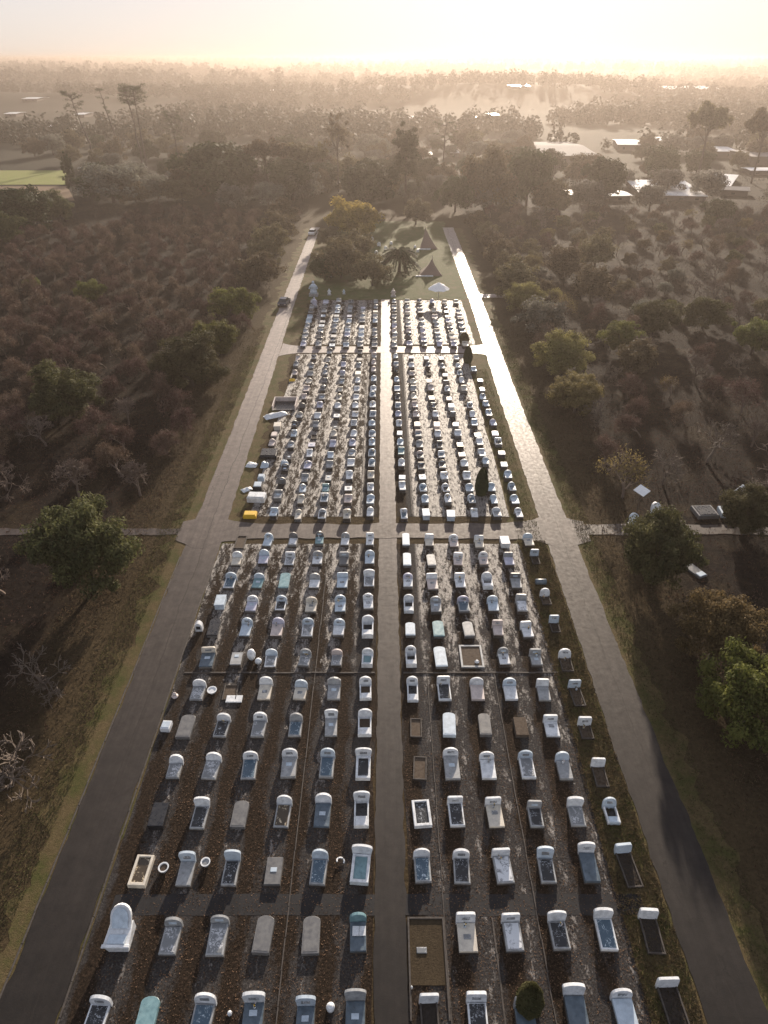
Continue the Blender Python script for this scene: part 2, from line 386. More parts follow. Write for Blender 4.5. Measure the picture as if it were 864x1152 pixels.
cross('crossroad', -20.8, 20.6, YC1, YC2 + .2, .056, M['road'], 'concrete crossroad between the near and middle graves', 'road', .25, [(-18.2, 2.2), (17.6, 2.6)])
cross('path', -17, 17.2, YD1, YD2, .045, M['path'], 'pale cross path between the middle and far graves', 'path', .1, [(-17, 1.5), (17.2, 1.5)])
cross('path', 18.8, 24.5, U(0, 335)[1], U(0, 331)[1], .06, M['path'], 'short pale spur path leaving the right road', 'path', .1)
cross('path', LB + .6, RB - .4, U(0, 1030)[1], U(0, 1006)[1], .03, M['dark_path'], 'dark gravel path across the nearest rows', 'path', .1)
# planted blocks
def slab(name, x0, x1, y0, y1, z, mat, label):
    n = 14; vs = []; out = []
    for k in range(4 * n):
        s_, t = divmod(k, n); t /= n
        x, y = [(x0 + (x1 - x0) * t, y0), (x1, y0 + (y1 - y0) * t), (x1 - (x1 - x0) * t, y1), (x0, y1 - (y1 - y0) * t)][s_]
        cxm, cym = (x0 + x1) / 2, (y0 + y1) / 2
        out.append((x + .25 * mnoise.noise(Vector((x, y, 1))), y + .15 * mnoise.noise(Vector((x, y, 5)))))
    me = bpy.data.meshes.new(name)
    me.from_pydata([(x, y, z) for x, y in out], [], [tuple(range(len(out)))]); me.materials.append(mat); me.update()
    return struct(link(name, me), label)
slab('plot_ground', LB - .1, -.6, 8, YC1 - .9, .022, M['plot'], 'litter-strewn earth under the near left block of graves')
slab('plot_ground', 1.3, 13.4, 8, YC1 - .9, .022, M['plot'], 'litter-strewn earth under the near right block of graves')
slab('plot_ground', LB + 1.9, -.6, YC2 + 1.6, YD1 - .6, .022, M['plot'], 'broken pale concrete under the middle left block of graves')
slab('plot_ground', 1.3, 13.2, YC2 + 1.6, YD1 - .6, .022, M['plot'], 'broken pale concrete under the middle right block of graves')
slab('plot_ground', LB + 2.0, -.6, YD2 + 1.0, YE, .022, M['plot'], 'broken pale concrete under the far left block of graves')
slab('plot_ground', 1.3, 15.3, YD2 + 1.0, YE, .022, M['plot'], 'broken pale concrete under the far right block of graves')
# field and ploughed land
def quad(name, pts, z, mat, label):
    me = bpy.data.meshes.new(name); me.from_pydata([(x, y, z) for x, y in pts], [], [tuple(range(len(pts)))]); me.materials.append(mat); me.update()
    return struct(link(name, me), label)
quad('field', [U(-160, 208), U(74, 208), U(78, 192), U(-160, 192)], .1, M['field'], 'sunlit green field beyond the orchard')
quad('field', [U(-160, 226), U(84, 226), U(76, 210), U(-160, 210)], .1, M['ploughed'], 'bare brown field in front of the green one')

def kerb(x0, x1, y0, y1, h, label, mat='kerb'):
    b = MB(); n = max(1, int(max(x1 - x0, y1 - y0) / 1.6))
    for i in range(n):
        if x1 - x0 > y1 - y0:
            a, c = x0 + (x1 - x0) * i / n, x0 + (x1 - x0) * (i + 1) / n - .02; j = rnd.uniform(-.02, .02)
            b.box(a, c, y0 + j, y1 + j, 0, h + rnd.uniform(-.015, .015), M[mat], .015)
        else:
            a, c = y0 + (y1 - y0) * i / n, y0 + (y1 - y0) * (i + 1) / n - .02; j = rnd.uniform(-.02, .02)
            b.box(x0 + j, x1 + j, a, c, 0, h + rnd.uniform(-.015, .015), M[mat], .015)
    o = link('kerb', b.mesh('kerb')); o['kind'] = 'structure'; o['label'] = label; o['category'] = 'kerb'
Y758 = U(0, 758)[1]
kerb(-5.42, -5.35, 10, YC1 - 1.2, .08, 'long thin kerb between the near left graves')
kerb(3.33, 3.40, 10, Y758, .08, 'long thin kerb nearest the centre path on its right')
kerb(8.53, 8.60, 10, Y758, .08, 'long thin kerb farther right of the centre path')
kerb(6.0, 6.1, 10, 19.2, .07, 'short thin kerb in the nearest right graves')
kerb(-15.6, -.7, Y758, Y758 + .13, .09, 'cross kerb over the near left block')
kerb(1.5, 13.6, Y758, Y758 + .13, .09, 'cross kerb over the near right block')
kerb(-2.55, -2.45, YC2 + 2, YD1 - 1, .08, 'kerb beside the leaf bed left of the path, middle block')
kerb(2.9, 3.0, YC2 + 2, YD1 - 1, .08, 'kerb beside the leaf bed right of the path, middle block')
for k, xx in enumerate((-16.28, )):
    kerb(xx, xx + .1, 8, YC1 - 4, .07, 'thin kerb edging the left road beside the near block')
kerb(-19.68, -19.58, 8, YC1 - 3, .07, 'thin kerb on the outer side of the left road')

# ------------------------------------------------------------------ graves
def head_outline(kind, w, h):
    a = w / 2
    if kind == 'r':      # round shouldered
        s = .45 * h; pts = [(-a, 0), (a, 0)]
        pts += [(a * math.cos(t), h - s + s * math.sin(t)) for t in np.linspace(0, math.pi, 9)]
    elif kind == 'f':    # flared, wide shallow arch over shoulders
        c = a * .84; s = .26 * h
        pts = [(-c, 0), (c, 0)] + [(a * math.cos(t) * (1 if abs(math.cos(t)) > .98 else 1), h - s + s * math.sin(t) ** .8) for t in np.linspace(.0, math.pi, 9)]
    elif kind == 'a':
        pts = [(-a, 0), (a, 0), (a, h * .72), (a * .55, h * .93), (0, h), (-a * .55, h * .93), (-a, h * .72)]
    else:
        r_ = .12 * w; pts = [(-a, 0), (a, 0), (a, h - r_), (a - r_ * .3, h - r_ * .3), (a - r_, h), (-a + r_, h), (-a + r_ * .3, h - r_ * .3), (-a, h - r_)]
    return pts
GPARTS = {}
def grave_geo(L, w, hs, hc, bs, bc, rg, tall=0.):
    """returns [(part name, MB, parent index or None, label)]; origin at foot centre on the ground, the grave runs along +y"""
    parts = []
    def P(name, par=None):
        b = MB(); parts.append((name, b, par)); return b
    hh = .30 if bs not in 'KB' else .14
    lh = rg.uniform(.24, .34)
    t = rg.uniform(.13, .19); hgt = {'r': .62, 'f': .72, 's': .55, 'a': .66, 'n': 0}[hs] * rg.uniform(.92, 1.1)
    bw = w * (.86 if hs == 'f' else .93) / 2
    if tall > 0:
        lh += tall * rg.uniform(.6, 1.1); hgt *= .5 if tall > .2 else .85
    hy = L - t
    if bs == 'R':
        b = P('ledger'); out = [(-bw, 0), (bw, 0)] + [(bw * math.cos(a), L - bw * .55 + bw * .55 * math.sin(a)) for a in np.linspace(0, math.pi, 9)]
        if tall > 0:
            b.prism([(x * .95, .05 + y * .95) for x, y in out], lh - .1, M['d'], axis='z'); b.prism(out, .1, M[bc], axis='z', ch=.02, T=Matrix.Translation((0, 0, lh - .1)))  # dark lower prism: shade on the tomb front put into its colour
        else: b.prism(out, lh, M[bc], axis='z', ch=.02)
        q = P('inscription', 0); out = [(x * .84, .1 + y * .9) for x, y in out]
        q.prism(out, .012, M[bc], axis='z', T=Matrix.Translation((0, 0, lh)))
    elif bs in 'LP':
        b = P('ledger'); b.box(-bw - .03, bw + .03, -.03, hy - .005, 0, .12, M['kerb'], .01)
        if tall > 0: b.box(-bw + .03, bw - .03, .03, hy - .01, .12, lh - .1, M['kerb' if rg.random() < .6 else 'd']); b.box(-bw, bw, 0, hy, lh - .1, lh, M['w' if bs == 'P' and hc in 'wb' else ('g' if bs == 'P' else bc)], .02)  # raised base coloured dark to paint the shaded front under the pale top
        else: b.box(-bw, bw, 0, hy, .12, lh, M['w' if bs == 'P' and hc in 'wb' and rg.random() < .3 else ('g' if bs == 'P' else bc)], .02)
        if bs == 'P':
            q = P('inscription_panel', 0); e = .09
            q.box(-bw + e, bw - e, e, hy - e * .6, lh, lh + .02, M[{'k': 'Pk', 's': 'Ps', 'g': 'Pg', 'n': 'Pn', 'm': 'marble', 't': 'Ps', 'd': 'Pk'}.get(bc, 'Pg')], .008)
        elif rg.random() < .55:
            q = P('plaque', 0); yy = rg.uniform(.35, .6) * hy
            q.box(-bw * .4, bw * .4, yy, yy + .26, lh, lh + .03, M['Pg' if bc in 'wcpb' else 'b'], .008)
    elif bs == 'O':
        b = P('kerb'); e = .1
        b.box(-bw, -bw + e, 0, hy, 0, lh, M['w'], .015); b.box(bw - e, bw, 0, hy, 0, lh, M['w'], .015)
        q = P('footstone'); q.box(-bw + e + .002, bw - e - .002, 0, hy * .38, 0, lh + .05, M['w' if bc != 's' else 'b'], .04)
        q = P('recess'); q.box(-bw + e + .004, bw - e - .004, hy * .38 + .004, hy - .004, 0, .06, M['k' if bc != 'n' else 'n'])
    elif bs == 'K':
        b = P('kerb'); e = .09; km = M['kerb' if bc in 'kn' else ('w' if bc == 'w' else 'g')]
        b.box(-bw, -bw + e, 0, hy + t, 0, .17, km, .01); b.box(bw - e, bw, 0, hy + t, 0, .17, km, .01)
        b.box(-bw + e + .002, bw - e - .002, 0, e, 0, .168, km, .01); b.box(-bw + e + .002, bw - e - .002, hy + t - e, hy + t, 0, .168, km, .01)
        q = P('soil'); q.box(-bw + e + .003, bw - e - .003, e + .003, hy + t - e - .003, 0, .1, M['n' if bc != 'k' else 'ds'])
    elif bs == 'F':
        b = P('frame'); e = .13 * (w / .95); e2 = .12
        for x0, x1, y0, y1 in ((-bw, -bw + e, 0, hy), (bw - e, bw, 0, hy), (-bw + e + .002, bw - e - .002, 0, e2 * 1.5), (-bw + e + .002, bw - e - .002, hy - e2, hy)):
            b.box(x0, x1, y0, y1, 0, lh + .06, M['w' if bc != 'c' else 'c'], .02)
        q = P('inscription_panel'); q.box(-bw + e + .003, bw - e - .003, e2 * 1.5 + .003, hy - e2 - .003, 0, lh * .8, M[{'k': 'Pk', 't': 't', 's': 's', 'g': 'Pg', 'c': 'Pn'}.get(bc, 'Pk')])
    elif bs == 'B':
        b = P('box'); b.box(-bw, bw, 0, L, 0, .5, M[bc], .05)
        q = P('lid'); q.box(-bw - .04, bw + .04, -.04, L + .04, .5, .6, M[bc], .03)
    if hs != 'n':
        h = P('headstone'); T = Matrix.Translation((0, hy, 0)) @ Matrix.Rotation(R(rg.uniform(-12, -1)), 4, 'X') @ Matrix.Rotation(R(rg.gauss(0, 1.3)), 4, 'Y')
        h.prism(head_outline(hs, w, hgt + lh), t, M[hc], T=T, ch=.05)
        if rg.random() < .5 and hs != 'n':
            i = len(parts) - 1; q = P('nameplate', i)
            q.box(-w * .22, w * .22, -.016, .002, lh + hgt * .3, lh + hgt * .62, M['Pg' if hc in 'wcbpl' else 'b'], T=T)
        if w > .7 and bs in 'LPK' and rg.random() < .25:
            q = P('flower_vase'); T2 = Matrix.Translation((rg.uniform(-.2, .2), hy - .22, lh if bs != 'K' else .1))
            q.lathe([(.05, 0), (.08, .1), (.06, .2)], M[rg.choice('wgdb')], 8, T2)
            for _ in range(9):
                a = rg.uniform(0, 6.3); rr = rg.uniform(0, .12); z = rg.uniform(.2, .34)
                q.lathe([(.015, 0), (.04, .03), (.01, .06)], M[rg.choice(['y', 'p', 'w', 'verge', 'verge'])], 5, T2 @ Matrix.Translation((rr * math.cos(a), rr * math.sin(a), z)))
    return parts

CN = {'w': 'white', 'b': 'bluish', 'g': 'grey', 'd': 'charcoal', 'k': 'black', 'c': 'cream', 't': 'teal', 'l': 'lavender', 'p': 'pinkish', 'n': 'brown', 's': 'navy', 'm': 'marbled'}
ORD = 'zero first second third fourth fifth sixth seventh eighth ninth tenth eleventh twelfth thirteenth fourteenth fifteenth sixteenth seventeenth eighteenth nineteenth twentieth'.split()
HN = {'r': 'rounded', 'f': 'flared', 's': 'squared', 'a': 'pointed'}
def describe(hs, hc, bs, bc):
    c = CN[bc]
    if hs == 'n':
        return {'L': f'flat {c} slab', 'P': f'flat {c} inscribed slab', 'R': f'round-topped {c} slab', 'K': f'{c} kerbed plot', 'F': f'white-framed {c} panel grave' if bc != 'c' else 'cream-framed panel grave',
                'B': f'{c} box tomb', 'O': 'white box with dark recess'}[bs]
    h = f'{CN[hc]} {HN[hs]} headstone'
    return h + {'L': f' on {c} slab', 'P': f' on {c} inscribed slab', 'R': f' on {c} slab', 'K': f' on {c} plot', 'F': f', {c} panel', 'B': f' on {c} tomb', 'O': ' over dark recess'}[bs]

REC = []   # X, Yfoot, L, w, hs, hc, bs, bc, col, row, block
# near block, rows counted from the crossroad; "head-x head-top foot width head body"
ROWS = {
14: "108.5 1122 1168 24 rw Pk;169.8 1123.5 1169 22 n Rt;227.7 1122 1168 24.5 rw Ps;285.5 1119 1168 26 fw Ls;343.8 1123.5 1168 23 fb Ls;399.8 1118 1167 25 fg Ls|484 1121 1167 22 sw Kk;536.8 1121 1167 23 sw Pk;591 1126 1168 23 sg Ls;647.5 1111 1163 26 fw Ls;702.5 1116 1164 24 rw Lb;755.5 1103 1166 25 sw Kk",
13: "- ;192.7 1034 1075.5 20 rg Pg;246 1032 1077 21 rg Pg;298 1032.5 1074.5 20.5 n Rd;352 1032.5 1075 20.5 n Rd;403.5 1029 1072 19 rt Ls|- ;525 1031 1072.5 22 sw Lc;576.6 1031 1071.5 21 sw Pm;629 1029 1070 22 fw Pk;680 1025 1071 22 fw Ps;730 1025 1074 21 sw Kk",
12: "163.5 961 999 20.5 n Fc;209.7 960 998 19 fb Lg;260 959.5 998 19 fb Pk;310 962.5 997 19 n Ld;358 959 997 18.5 rb Ps;404.5 952.5 995.7 24 fw Ft|475.6 957.5 994.3 19 rw Ps;518.5 957.5 995.5 19 rw Pk;566 956 995 20.5 sw Pm;614.4 957 995 19.5 fb Pk;661.3 951 994 20 fw Ls;706 951 999 19 sb Kk",
11: "181 905 934 17 n Bk;225 898.5 934 18.5 fw Pk;272 902 932.5 17.5 n Rd;318 897.5 932.3 17.5 rw Pn;363 895 932 18.5 rw Ls;407 893 931.7 19 fw Ok|474.8 899 931.5 21 n Fk;513.2 897.5 931.5 17.5 sw Pk;556.7 898.5 932 18 sw Lc;602 903 932 16 sg Pk;648 898 931 19 fw Pg;689 903 928 15.5 rb Os",
10: "196.5 851 877 15.5 rw Pg;237.6 848 878 17.5 rw Pg;281.5 846.5 878 17 rw Ps;326 844.5 876.5 17.5 rw Lg;367.8 844.5 876.5 16.5 rb Ps;408.7 842.5 878 19 fw Fk|471 851 878 16 n Kn;508 843.5 878.5 17.5 rw Lg;548.6 847.5 878 17 rw Lw;592.3 845.5 877.5 16.5 rb Pg;634 848 878.5 15.5 rb Lg;674 855 886 15.5 sw Kn",
9: "212 805 831.5 17 n Rd;249.4 803 830.5 15.5 rw Pk;291.4 803 830.5 15.5 rw Pg;332.5 804 830 15 rg Ps;373 799.5 829.5 15.5 fw Lg;410.6 799 829 16 rw On|467.4 808 830 14 n Kn;503.5 803 829.5 15 n Rb;543.6 804 829 14 n Rd;583.8 806 829.5 15 n Ln;620 805 830 16 sw Lw;659 808 832 15 sw Kn",
8: "222.9 765 789 15 rw Pg;260.7 770 788 17 n Kn;298.4 762.5 788.5 15 rw Lc;337.3 766 788.5 14.5 rb Lc;375.9 763 788.5 15 ag Lg;411.6 762.5 788 14 rw On|464 762 790 13 rw Ok;499.7 763.5 789.5 15 sw Pk;536.5 763.5 789 15.5 rw Lp;573.9 764.5 789 15 rb Lw;610.7 765.5 789.5 14 sw Lg;648.5 766 795 14 sb Kn",
7: "234.6 729.5 753 16 sc Ls;268 734.5 751 13 n Lg;305 731 752.5 13.5 rb Pg;342 732.5 751.5 13 rg Pg;378.5 732 751 12.5 rp Pg;413 730 751 13 rw Ft|462.6 729 751 12.5 rw Ok;495.2 729.5 753 14 n Rb;- ;567.3 731.5 750.5 12.5 rg Lw;602.9 731.5 750.5 13 sg Lg;636.5 731.5 756 14 rw Kn",
6: "243.6 697 717.5 13 n Rk;276.7 696.5 718 12.5 rb Lb;312 696.5 718.5 13.5 rl Lp;346.3 696 718 13 rb Pg;380.7 699.5 717.5 13 rb Lw;413.8 693.5 718 13.5 rw Ok|461.2 702 717.5 11.5 n Rb;492.7 700 718.5 13 n Rt;526.4 701 718.5 12 n Rg;560.4 702 717.5 12 sp Lp;593.7 702 719 12.5 sw Lw;625 696 712 11 sb Kk",
5: "249.2 670 685.5 11 n Bb;283 671 690 12.5 rw Ll;316 671 689.5 12 rb Pk;350 671.5 690.5 13 rc Lc;383 671 690.5 12.5 rb Lb;414.6 669 687 11.5 aw Lw|459.6 669 690 11.5 rw Ok;490.4 671.5 691 12.5 rg Lg;521.7 671 690.5 13 rl Ps;554.4 671 690 12.5 rb Lb;586 671 691 12.5 sg Pm;615 664.5 681 11 rw Kn",
4: "259 644.5 664 12.5 rb Ps;290 644.5 663.5 12 rb Lt;321.7 646 664 12 n Rt;353.6 646.5 663 12 rg Lw;385.2 645 663.5 12.5 sb Lb;415.3 642 662 13 fw Pg|458.8 646 663 11 rl Lw;486.6 646 665 12.5 sw Lp;517.5 646 663.5 12 sw Lw;548.3 645.5 663 12 rw Ok;580 645 663.5 12 sd Lg;- ",
3: "266.2 621.5 637.5 11 rw Lc;296.6 621.5 637 11.5 rb Ll;326 621.5 637.5 11 sw Pg;357 622 637 11.5 rg Lw;387 624 637.5 11 sg Ld;415.8 621 637 11 rb Lb|457.6 623.5 639 9.5 n Rb;485 625 639 10 n Rg;514.8 624 638.5 10.5 sw Lp;544 623 638 10.5 rw Lp;572.4 623 638.5 11 sg Ll;602 618.5 635 9.5 sb Kk",
2: "272 602 617.5 12 n Kn;301 600 616.5 10 rb Lb;329.5 600 616 10 rd Pm;359.7 599 615 9.5 rd Lt;388 599 615 9.5 rg Lw;416 601 615.5 9 sw Lw|456.3 601 616 8.5 n Rb;482.9 602 616.5 10 sw Lc;510.7 602 617 10.5 rw Lp;539 604 618 10.5 sw Lc;568 606 616.5 10 n Bw;595.2 601 615.5 11 rb Lc",
}
for row, txt in ROWS.items():
    L_, R_ = txt.split('|')
    for side, part in ((-1, L_), (1, R_)):
        it = part.split(';')
        for i, g in enumerate(it):
            t = g.split()
            if len(t) < 6 and not (len(t) == 6 or len(t) == 6): 
                if len(t) < 6: continue
            x, yt, yb, w = map(float, t[:4]); hd, bd = t[4], t[5]
            hs = hd[0]; hc = hd[1] if len(hd) > 1 else 'g'
            zt = {'r': .95, 'f': 1.05, 's': .85, 'a': .95, 'n': .3}[hs]
            if bd[0] == 'B': zt = .6
            X, Yh = U(x, yt, zt); _, Yf = U(x, yb, .05)
            if hs == 'n': Xf = X
            wm = w * depth(yt, zt) / F * (1 if hs != 'n' else 1.)
            Lg = max(1.25, Yh - Yf + .12)
            colm = (len(it) - i) if side < 0 else i + 1
            REC.append((X, Yf, Lg, wm, hs, hc, bd[0], bd[1], side * colm, row - 1, 'below'))
# middle block columns: x,y of each pale top in the two enlargements, listed from far to near
MIDL = ["403,108 393,138 388,186 295,460 277,508 264,562",
 "490,100k 475,150 470,190 460,230 450,270 438,315 425,365k 412,412 385,460k 382,512b 368,570g 355,630k 335,690k 315,770k 298,838g 274,930b",
 "572,75 565,118 557,150 550,185 547,228 538,270 533,315 521,360l 510,412w 501,462g 490,510k 478,565l 467,618w 455,675l 441,745g 432,805b 420,860c 405,943c",
 "650,100k 648,143l 643,190 637,232 631,270 625,320 618,360w 611,408w 603,470k 597,512c 589,568l 580,622b 573,677g 567,745g 553,800t 545,857w 533,942w",
 "735,75 732,110 728,148 725,185 723,225w 719,270w 715,318w 712,360w 709,405w 704,455w 701,510w 696,562l 691,615g 687,670w 680,735w 674,795w 671,857p 666,943c",
 "812,95p 810,130p 808,165p 809,220b 806,268w 805,300s 804,357w 803,405w 801,455b 801,508s 800,558b 798,613s 797,668s 795,732c 793,795w 790,862b 789,930w"]
MIDR = ["61,95w 62,130b 64,158k 67,215b 69,263b 70,305k 72,347w 75,390l 77,438w 80,485b 82,540b 88,590t 90,648w 93,712b 97,765w 105,910w",
 "140,95l 143,138w 145,180 149,220 152,262 155,305 162,347 166,397 172,443 178,493p 184,547g 188,603p 194,660k 200,715w 203,775s 212,830b 218,900b",
 "220,100w 225,138 232,170k 235,222p 242,262 248,308 255,352k 267,395w 272,445p 278,495w 288,550k 297,600w 302,655k 314,712w 322,775w 331,830w 345,905b",
 "298,100w 303,147 315,185w 322,233k 327,265w 335,312p 347,347w 358,400k 369,445w 382,492w 393,545k 403,600p 416,648w 428,712w 442,772b 455,832s 467,905w",
 "375,98w 383,140w 393,180w 402,222w 414,262c 430,320k 445,350b 457,395w 467,440b 484,492b 496,540w 509,592w 525,635b 555,770b 570,830b 585,900w",
 "465,160b 497,212b 508,263b 511,305b 529,338b 543,388b 566,437l 574,490l 591,535w 607,588b 620,648b 641,708b 663,772s 678,835b 700,900w"]
import re
for side, cols, ox, oy, sc in ((-1, MIDL, 250, 380, 4.747), (1, MIDR, 432, 380, 4.596)):
    for ci, c in enumerate(cols):
        pts = c.split()[::-1]
        for ri, s in enumerate(pts):
            m_ = re.match(r'(\d+),(\d+)([a-z]?)', s); x = ox + int(m_[1]) / sc; y = oy + int(m_[2]) / sc; cc = m_[3] or rnd.choice('ggpplcdg')
            X, Y = U(x, y, .6)
            hs = rnd.choice('rrsssfa') if rnd.random() < .82 else 'n'
            hc = cc if cc not in 'ks' else ('d' if cc == 'k' else 'b')
            bs, bc = (rnd.choice('LLLLPR') if hs != 'n' else rnd.choice('LBR')), cc
            if cc == 'k': bs = rnd.choice('LPK'); bc = 'k'
            if cc == 's': bs = 'P'; bc = 's'; hs = 'r'
            if bs == 'P' and bc not in 'ksgtm': bc = rnd.choice('gks')
            if bs == 'R' and hs != 'n': bs = 'L'
            colm = (6 - ci) if side < 0 else ci + 1
            REC.append((X, Y - .65, rnd.uniform(1.0, 1.3), rnd.uniform(.72, .9), hs, hc, bs, bc, side * colm, ri + 1, 'above'))
# far block
FL = [(160, 120), (205, 148), (250, 236), (292, 276), (336, 327), (379, 374)]
FL = [(160, 126), (205, 180), (250, 228), (292, 276), (336, 326), (379, 374)]
FR = [(442, 444), (487, 496), (530, 548), (575, 600), (617, 650), (658, 690)]
YS = [429, 447, 463, 479, 496, 513, 530, 546, 562, 577]
for side, cols in ((-1, FL), (1, FR)):
    for ci, (xa, xb) in enumerate(cols):
        for ri, yy in enumerate(YS[::-1]):
            if rnd.random() < .06: continue
            x = 300 + (xb + (xa - xb) * (577 - yy) / 148.) / 3.086; y = 200 + (yy + rnd.uniform(-1.5, 1.5)) / 3.086
            X, Y = U(x, y, .6); cc = rnd.choice('bgglgbdd' if side < 0 else 'gpglgcdk')
            hs = rnd.choice('rssfan')
            REC.append((X, Y - .7, 1.3, rnd.uniform(.85, 1.05), hs, cc if cc != 'k' else 'd', 'L', cc, side * ((6 - ci) if side < 0 else ci + 1), ri + 1, 'far'))
REC.sort(key=lambda r: r[1])
grest = MB(); n_ind = 0; seen = {}
for (X, Y, L, w, hs, hc, bs, bc, colm, row, blk) in REC:
    rg = random.Random(int(X * 977) ^ int(Y * 131)); rz = R(rg.gauss(0, 1.8)); w = min(w, 1.25)
    parts = grave_geo(L, w, hs, hc, bs, bc, rg, .32 if blk != 'below' else (.14 if row < 7 else 0.))
    if n_ind < 292 and blk != 'far':
        n_ind += 1
        side = 'left' if colm < 0 else 'right'
        lab = f"{describe(hs, hc, bs, bc)}, {ORD[abs(colm)]} {side} of path, {ORD[row]} row {blk} crossroad"
        r_ = root('grave', lab, 'grave', (X, Y, .0), rz, 'graves in rows')
        objs = []
        for name, b, par in parts:
            me = b.mesh(name); objs.append(link(name, me, r_ if par is None else objs[par]))
    else:
        T = Matrix.Translation((X, Y, 0)) @ Matrix.Rotation(rz, 4, 'Z')
        for name, b, par in parts:
            for k, mat in enumerate(b.mats):
                fs = [f for f, mm in zip(b.f, b.m) if mm == k]
                used = sorted({i for f in fs for i in f}); mp = {i: j for j, i in enumerate(used)}
                grest.add([b.v[i] for i in used], [tuple(mp[i] for i in f) for f in fs], mat, T)
o = link('graves', grest.mesh('graves'))
thing(o, 'mass of small grey and white graves in the farther rows of the cemetery', 'graves', 'graves in rows', 'stuff')

# ------------------------------------------------------------------ single odd things among the graves
def at(px, py, z=0.): x, y = U(px, py, z); return (x, y, 0)
def mpx(px, py): return px * depth(py) / F
def simple(name, label, cat, loc, parts, rz=0., group=None):
    r_ = root(name, label, cat, loc, rz, group); out = []
    for pn, b, par in parts: out.append(link(pn, b.mesh(pn), r_ if par is None else out[par]))
    return r_
# white throne-like tomb
b1 = MB(); b1.add([(-.62, 0, 0), (.62, 0, 0), (.62, 1.5, 0), (-.62, 1.5, 0), (-.8, -.12, .95), (.8, -.12, .95), (.7, 1.4, 1.05), (-.7, 1.4, 1.05)],
                  [(0, 3, 2, 1), (0, 1, 5, 4), (1, 2, 6, 5), (2, 3, 7, 6), (3, 0, 4, 7), (4, 5, 6, 7)], M['w'])
b2 = MB(); b2.prism([(x, z) for x, z in head_outline('r', 1.3, 1.55)], .22, M['w'], T=Matrix.Translation((0, .85, .95)) @ Matrix.Rotation(R(-38), 4, 'X'), ch=.04)
b3 = MB(); b3.prism(head_outline('r', 1.0, 1.25), .02, M['b'], T=Matrix.Translation((0, .85, 1.02)) @ Matrix.Rotation(R(-38), 4, 'X') @ Matrix.Translation((0, -.03, .08)))
b4 = MB(); b4.box(-.55, .55, .0, .55, 1.0, 1.07, M['b'], .02)
b5 = MB(); b5.box(-.86, .86, -.2, 0.0, .9, 1.02, M['w'], .03)
simple('tomb', 'big white throne-shaped tomb with tall rounded back beside left road', 'tomb', (U(134, 1071)[0], U(134, 1071)[1], 0), [('base', b1, None), ('back', b2, None), ('back_panel', b3, 1), ('seat', b4, None), ('front_lip', b5, None)]).scale = (.86, .86, .86)
# large soil plot
x0, y0 = U(460, 1150); x1, y1 = U(497.5, 1033)
x0, x1 = U(460, 1100)[0], U(497.5, 1040)[0] + .1
b = MB(); H_ = .16; e = .1
b.box(0, e, 0, y1 - y0, 0, H_, M['kerb'], .01); b.box(x1 - x0 - e, x1 - x0, 0, y1 - y0, 0, H_, M['kerb'], .01); b.box(e + .002, x1 - x0 - e - .002, y1 - y0 - e, y1 - y0, 0, H_ - .002, M['kerb'], .01)
b2 = MB(); b2.box(e + .003, x1 - x0 - e - .003, 1.6, y1 - y0 - e - .003, 0, .08, M['sand'])
b3 = MB(); b3.box(.45, 1.0, 3.1, 3.4, .08, .14, M['Pg'], .02)
simple('family_plot', 'long kerbed plot of sandy soil with small plaque beside centre path', 'grave plot', (x0, y0, 0), [('kerb', b, None), ('soil', b2, None), ('plaque', b3, None)])
# soil plot with grey rim, row seven right
px0, py0 = U(519, 752); px1, py1 = U(541, 727)
b = MB(); wd, ln = px1 - px0, py1 - py0; e = .16
for q in ((0, e, 0, ln), (wd - e, wd, 0, ln), (e + .002, wd - e - .002, 0, e), (e + .002, wd - e - .002, ln - e, ln)): b.box(*q, 0, .16, M['g'], .01)
b2 = MB(); b2.box(e + .003, wd - e - .003, e + .003, ln - e - .003, 0, .1, M['n'])
b3 = MB(); b3.lathe([(.1, .1), (.2, .18), (.1, .32)], M['w'], 7, Matrix.Translation((wd * .7, .55, 0)))
simple('family_plot', 'square kerbed plot of bare brown soil with pale stone lump', 'grave plot', (px0, py0, 0), [('kerb', b, None), ('soil', b2, None), ('stone', b3, None)])
def urn(px, py, wpx, label, mat='w', fill='n', h=.35, prof=None):
    r_ = mpx(wpx, py) / 2
    b = MB(); b.lathe(prof or [(r_ * .55, 0), (r_ * .8, h * .5), (r_, h * .9), (r_, h), (r_ * .78, h), (r_ * .7, h * .75)], M[mat], 14)
    ps = [('rim', b, None)]
    if prof is None:
        b2 = MB(); b2.lathe([(r_ * .1, h * .7), (r_ * .72, h * .78), (r_ * .1, h * .85)], M[fill], 12); ps.append(('filling', b2, None))
    simple('planter' if prof is None else 'ornament', label, 'planter' if prof is None else 'ornament', at(px, py), ps)
urn(185, 979, 12, 'round white planter of soil beside the cream-framed grave')
urn(232, 973, 11, 'round white planter of pebbles between two grey graves', fill='g')
urn(239, 779, 11, 'shallow white bowl between graves under the cross kerb', fill='w', h=.3)
urn(372, 1135, 10, 'small white domed ornament between the nearest graves', prof=[(.14, 0), (.2, .05), (.22, .25), (.16, .4), (.04, .46)])
urn(283.5, 741, 10, 'white egg-shaped ornament standing beside a grey slab', prof=[(.2, 0), (.32, .25), (.34, .55), (.25, .85), (.06, 1.0)])
urn(291, 746, 8, 'small white ball ornament beside a grey slab', prof=[(.15, 0), (.27, .15), (.27, .3), (.15, .45), (.03, .5)])
urn(197, 784, 9, 'small red and white ornament beside the left road', prof=[(.2, 0), (.25, .1), (.12, .2), (.15, .35), (.05, .5)], mat='p')
